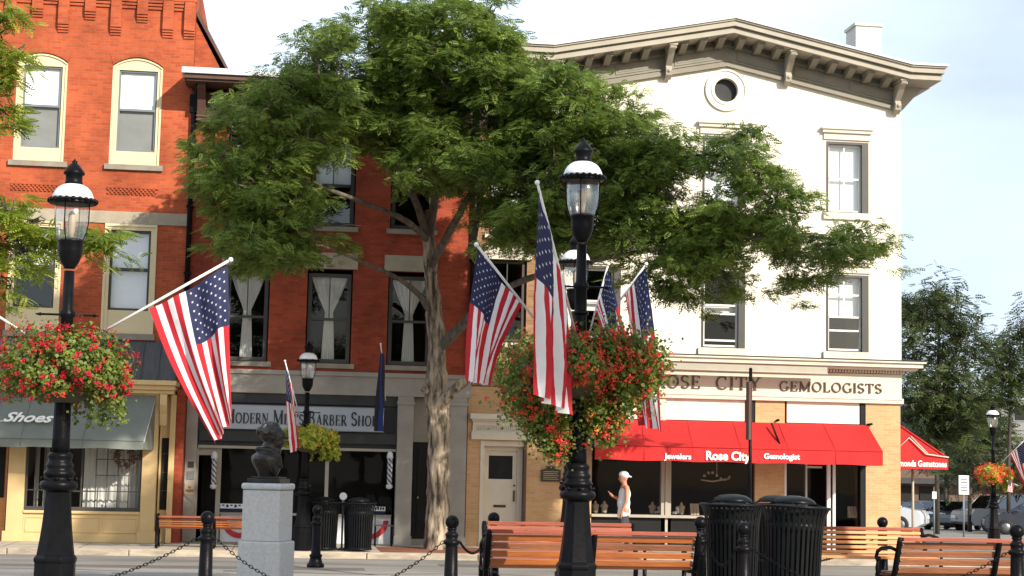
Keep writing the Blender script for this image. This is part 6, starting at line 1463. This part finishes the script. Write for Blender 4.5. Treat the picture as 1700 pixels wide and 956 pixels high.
poly = [(350,250),(372,230),(395,165),(425,150),(455,180),(470,120),(500,105),(545,45),(600,30),(650,15),(690,-22),(760,-25),(815,5),(832,75),(865,120),(930,118),(985,140),(1005,160),(1060,170),(1065,205),(1120,225),(1220,215),(1250,235),(1240,270),(1310,320),(1330,355),(1390,385),(1400,410),(1370,430),(1340,440),(1300,425),(1270,425),(1240,435),(1180,425),(1150,445),(1100,440),(1050,415),(990,400),(920,410),(850,400),(820,370),(790,330),(745,320),(740,370),(660,330),(640,350),(600,340),(585,370),(560,400),(520,400),(500,425),(450,435),(400,420),(385,390),(370,340),(350,310)]
holes_ = [(555, 290, 44, 30), (690, 352, 26, 28), (800, 210, 12, 14), (765, 330, 30, 30), (625, 320, 30, 26), (1190, 230, 22, 12), (1205, 470, 22, 22), (560, 340, 26, 34)]
rc = random.Random(21); cl = []
def depth(px, py):
    f = min(1, max(0, (px-700)/600)); return 34.6-3.6*f-1.3*min(1, max(0, (620-px)/200))
tries = 0
while len(cl) < 400 and tries < 40000:
    tries += 1; px, py = rc.uniform(340, 1410), rc.uniform(0, 480)
    if not in_poly(px, py, poly): continue
    if any(((px-a)/(b_+26))**2+((py-c_)/(d_+14))**2 < 1 for a, c_, b_, d_ in holes_) or (px < 640 and noise.noise(Vector((px*.017, py*.026, 3.3))) > .22) or (px > 930 and noise.noise(Vector((px*.014, py*.03, 7.3))) > .26): continue
    Yc = depth(px, py); hw = 1.6 if px < 950 else 1.1
    c_ = at(px, py, Yc+rc.uniform(-hw, hw))
    if c_.y > 36.8: continue
    dmin = min([(c_-o).length for o in cl], default=9)
    if dmin < (.42 if px < 640 else .34): continue
    cl.append(c_)
# drooping tips reaching out on the right and left
for px, py in ((1425, 392), (1455, 398), (1400, 430), (1348, 462), (1105, 482), (1140, 490), (1258, 478), (1075, 455), (1200, 455), (1235, 225), (1045, 165), (365, 245), (350, 300), (412, 425), (470, 432), (445, 410), (500, 430), (1290, 340),):
    cl.append(at(px, py, depth(px, py)))
make_tree('locust_tree', 'big feathery green tree on the far pavement, one long limb reaching right', tr_pts[0], trunk, limbs, cl, 'leaf_locust', .155, FROND_S, stubs=stubs_, seed=3, nper=300, spread=(.44, .44, .24), clump=8)
# ---- near tree at the left edge
tb = at(-300, 956, 18.0)
trunk = ([(tb.x, 18, .2), (tb.x, 18, 1.5), (tb.x+.1, 18, 3.0), (tb.x+.2, 18.1, 5.0), (tb.x+.4, 18, 7.2)], [.22, .17, .15, .12, .05]); limbs = []
limb([(tb.x+.1, 18, 3.0), tuple(at(-180, 400, 18)), tuple(at(-40, 395, 18)), tuple(at(70, 420, 18))], .06, .012)
limb([(tb.x+.2, 18.1, 4.4), tuple(at(-200, 150, 18)), tuple(at(-60, 110, 18)), tuple(at(20, 100, 18))], .06, .01)
cl = [at(px, py, 18+rc.uniform(-.25, .25)) for px, py in ((10, 345), (50, 370), (20, 385), (60, 405), (30, 430), (88, 395), (5, 420), (75, 430), (140, 400), (155, 385), (-30, 360), (-60, 400), (-20, 460), (15, 480), (-80, 350), (165, 405),
      (10, 120), (35, 95), (-10, 60), (-20, 150), (5, 200), (-30, 100), (8, 30), (20, 130), (-60, 60), (-80, 180), (-120, 240), (-140, 100), (-160, 380), (-200, 300), (-180, 180))]
make_tree('locust_tree', 'sunlit yellow green branches of a near tree hanging in at the left edge', (tb.x, 18, .35), trunk, limbs, cl, 'leaf_gold', .14, FROND, seed=6, nper=110, spread=(.21, .21, .12), clump=6)
# ---- distant trees on the right
def far_tree(label, px, Y, pyb, poly, n, leafm, seed, spread=.9, nper=60, group='trees along the side street', size=.34, zs=.9):
    rr = random.Random(seed); b_ = at(px, pyb, Y); z0 = gz(Y); limbs.clear(); cl = []; xs_ = [p[0] for p in poly]; ys_ = [p[1] for p in poly]; top = at(px, min(ys_), Y).z
    k = 0
    while len(cl) < n and k < 9000:
        k += 1; qx, qy = rr.uniform(min(xs_), max(xs_)), rr.uniform(min(ys_), max(ys_))
        if in_poly(qx, qy, poly): cl.append(at(qx, qy, Y+rr.uniform(-2, 2)))
    trunk = ([(b_.x, Y, z0-.2), (b_.x, Y, z0+(top-z0)*.3), (b_.x+.15, Y, z0+(top-z0)*.6), (b_.x+.1, Y, z0+(top-z0)*.93)], [.11, .09, .06, .025])
    make_tree('street_tree', label, (b_.x, Y, z0), trunk, [], cl, leafm, size, FROND_S, group, 'bark_dark', seed, (spread, spread, spread*zs), nper, clump=7)
far_tree('tall airy tree rising right behind the corner building', 1556, 68, 860, [(1500,520),(1510,475),(1535,500),(1552,452),(1580,470),(1608,500),(1612,560),(1600,610),(1625,640),(1620,700),(1590,740),(1520,740),(1497,700),(1496,560)], 74, 'leaf_far', 31, .8, 85, size=.36)
far_tree('slender tree leaning at the right edge above the distant lamp', 1675, 72, 870, [(1640,610),(1655,560),(1690,520),(1712,520),(1725,640),(1700,650),(1660,660),(1610,700),(1590,690),(1610,650)], 42, 'leaf_far', 33, .7, 60, size=.36)
far_tree('dark dense evergreen low behind the road signs', 1570, 84, 870, [(1535,760),(1540,690),(1565,650),(1590,650),(1615,700),(1630,760),(1600,790)], 46, 'leaf_far_dark', 35, .9, 90)
far_tree('mid green bushy tree between the side awning and the distant lamp', 1610, 76, 870, [(1580,800),(1580,740),(1600,700),(1640,700),(1690,720),(1700,790),(1650,800)], 40, 'leaf_far', 37, .9, 60)
# reddish shrub behind the distant lamp
s0 = at(1690, 850, 96); rs = np.random.default_rng(5); n = 4000
P = rs.normal(0, 1, (n, 3))*np.array([2.2, 1.2, .9])*.6+np.array([s0.x+1, 96, at(1690, 812, 96).z]); D = rs.normal(0, 1, (n, 3)); V, nf = fronds(P, D, rs.uniform(.2, .4, n), rs.normal(0, 1, n), FROND_S)
mat('leaf_red', (.13, .03, .015), .7, .5, 2, trans=.2); o = quads_obj('red_shrub', V, nf, 'leaf_red', None, None, (s0.x+1, 96, gz(96))); tag(o, 'rust red shrub beyond the cars at the right edge', 'shrub')
# ---- park tree standing out of view whose crown shades the left shopfronts
limbs.clear(); bx, by = 11.4, 13.0
trunk = ([(bx, by, .2), (bx, by, 3), (bx+.2, by+.3, 6), (bx, by+.6, 9)], [.35, .28, .22, .1])
ra = random.Random(9); SD = Vector((SUN.x, SUN.y, SUN.z)); cl = []
PARK_SHADE = [(-3.5, 5.6, .9, .8, 9), (-4.6, 2.75, 1.6, .35, 16), (-.3, 1.6, 1.2, .8, 14), (-3.2, .4, .5, .3, 3), (.6, 3.4, 1.6, .3, 10), (5.0, 1.8, .5, .9, 6)]
for (tx_, tz_, rx_, rz_, k_) in PARK_SHADE:
    for i in range(k_):
        q = Vector((tx_+ra.gauss(0, rx_), 37.0, tz_+ra.gauss(0, rz_))); tt = (37.0-ra.uniform(14.5, 18.5))/(-SUN.y)*1.0
        cl.append(q+SUN*tt)
for k in range(9):    # a low limb over the bust
    cl.append(Vector((-.15+ra.gauss(0, .35), 19, 1.35+ra.gauss(0, .4)))+SUN*ra.uniform(15, 18))
make_tree('park_tree', 'park tree standing right of the picture, its shade on the left shopfronts', (bx, by, .35), trunk, [], cl, 'leaf_park', .34, FROND_S, None, 'bark_dark', 41, (.6, .6, .4), 240)

# park trees behind the camera, which the shop windows look out on
PT = [o for o in bpy.data.objects if o.name.startswith('park_tree')][0]
limbs.clear(); cl = []
for i in range(90):
    a = ra.uniform(0, 2*PI); e = ra.uniform(-.5, 1.2); r_0 = ra.uniform(2.2, 4.6); cl.append(Vector((-14+r_0*math.cos(e)*math.cos(a)*1.25, -26+r_0*math.cos(e)*math.sin(a), 6.5+r_0*math.sin(e))))
trunk = ([(-14, -26, .2), (-14, -26, 3), (-13.8, -26, 6), (-14, -26, 9)], [.38, .3, .22, .1])
bt, _ = make_tree('park_tree', 'park tree in the row behind the photographer, leftmost', (-14, -26, .35), trunk, [], cl, 'leaf_park', .6, FROND_S, 'park trees behind the photographer', 'bark_dark', 44, (.9, .9, .6), 60)
for k, (x, y, lb) in enumerate(((-4, -30, 'park tree in the row behind the photographer, second from the left'), (6, -27, 'park tree in the row behind the photographer, the middle one'), (-24, -24, 'park tree far to the left behind the photographer'))):
    o = copy_tree(bt); o.location = (x, y, .35); o.rotation_euler = (0, 0, 1.3*k+.7); o['label'] = lb
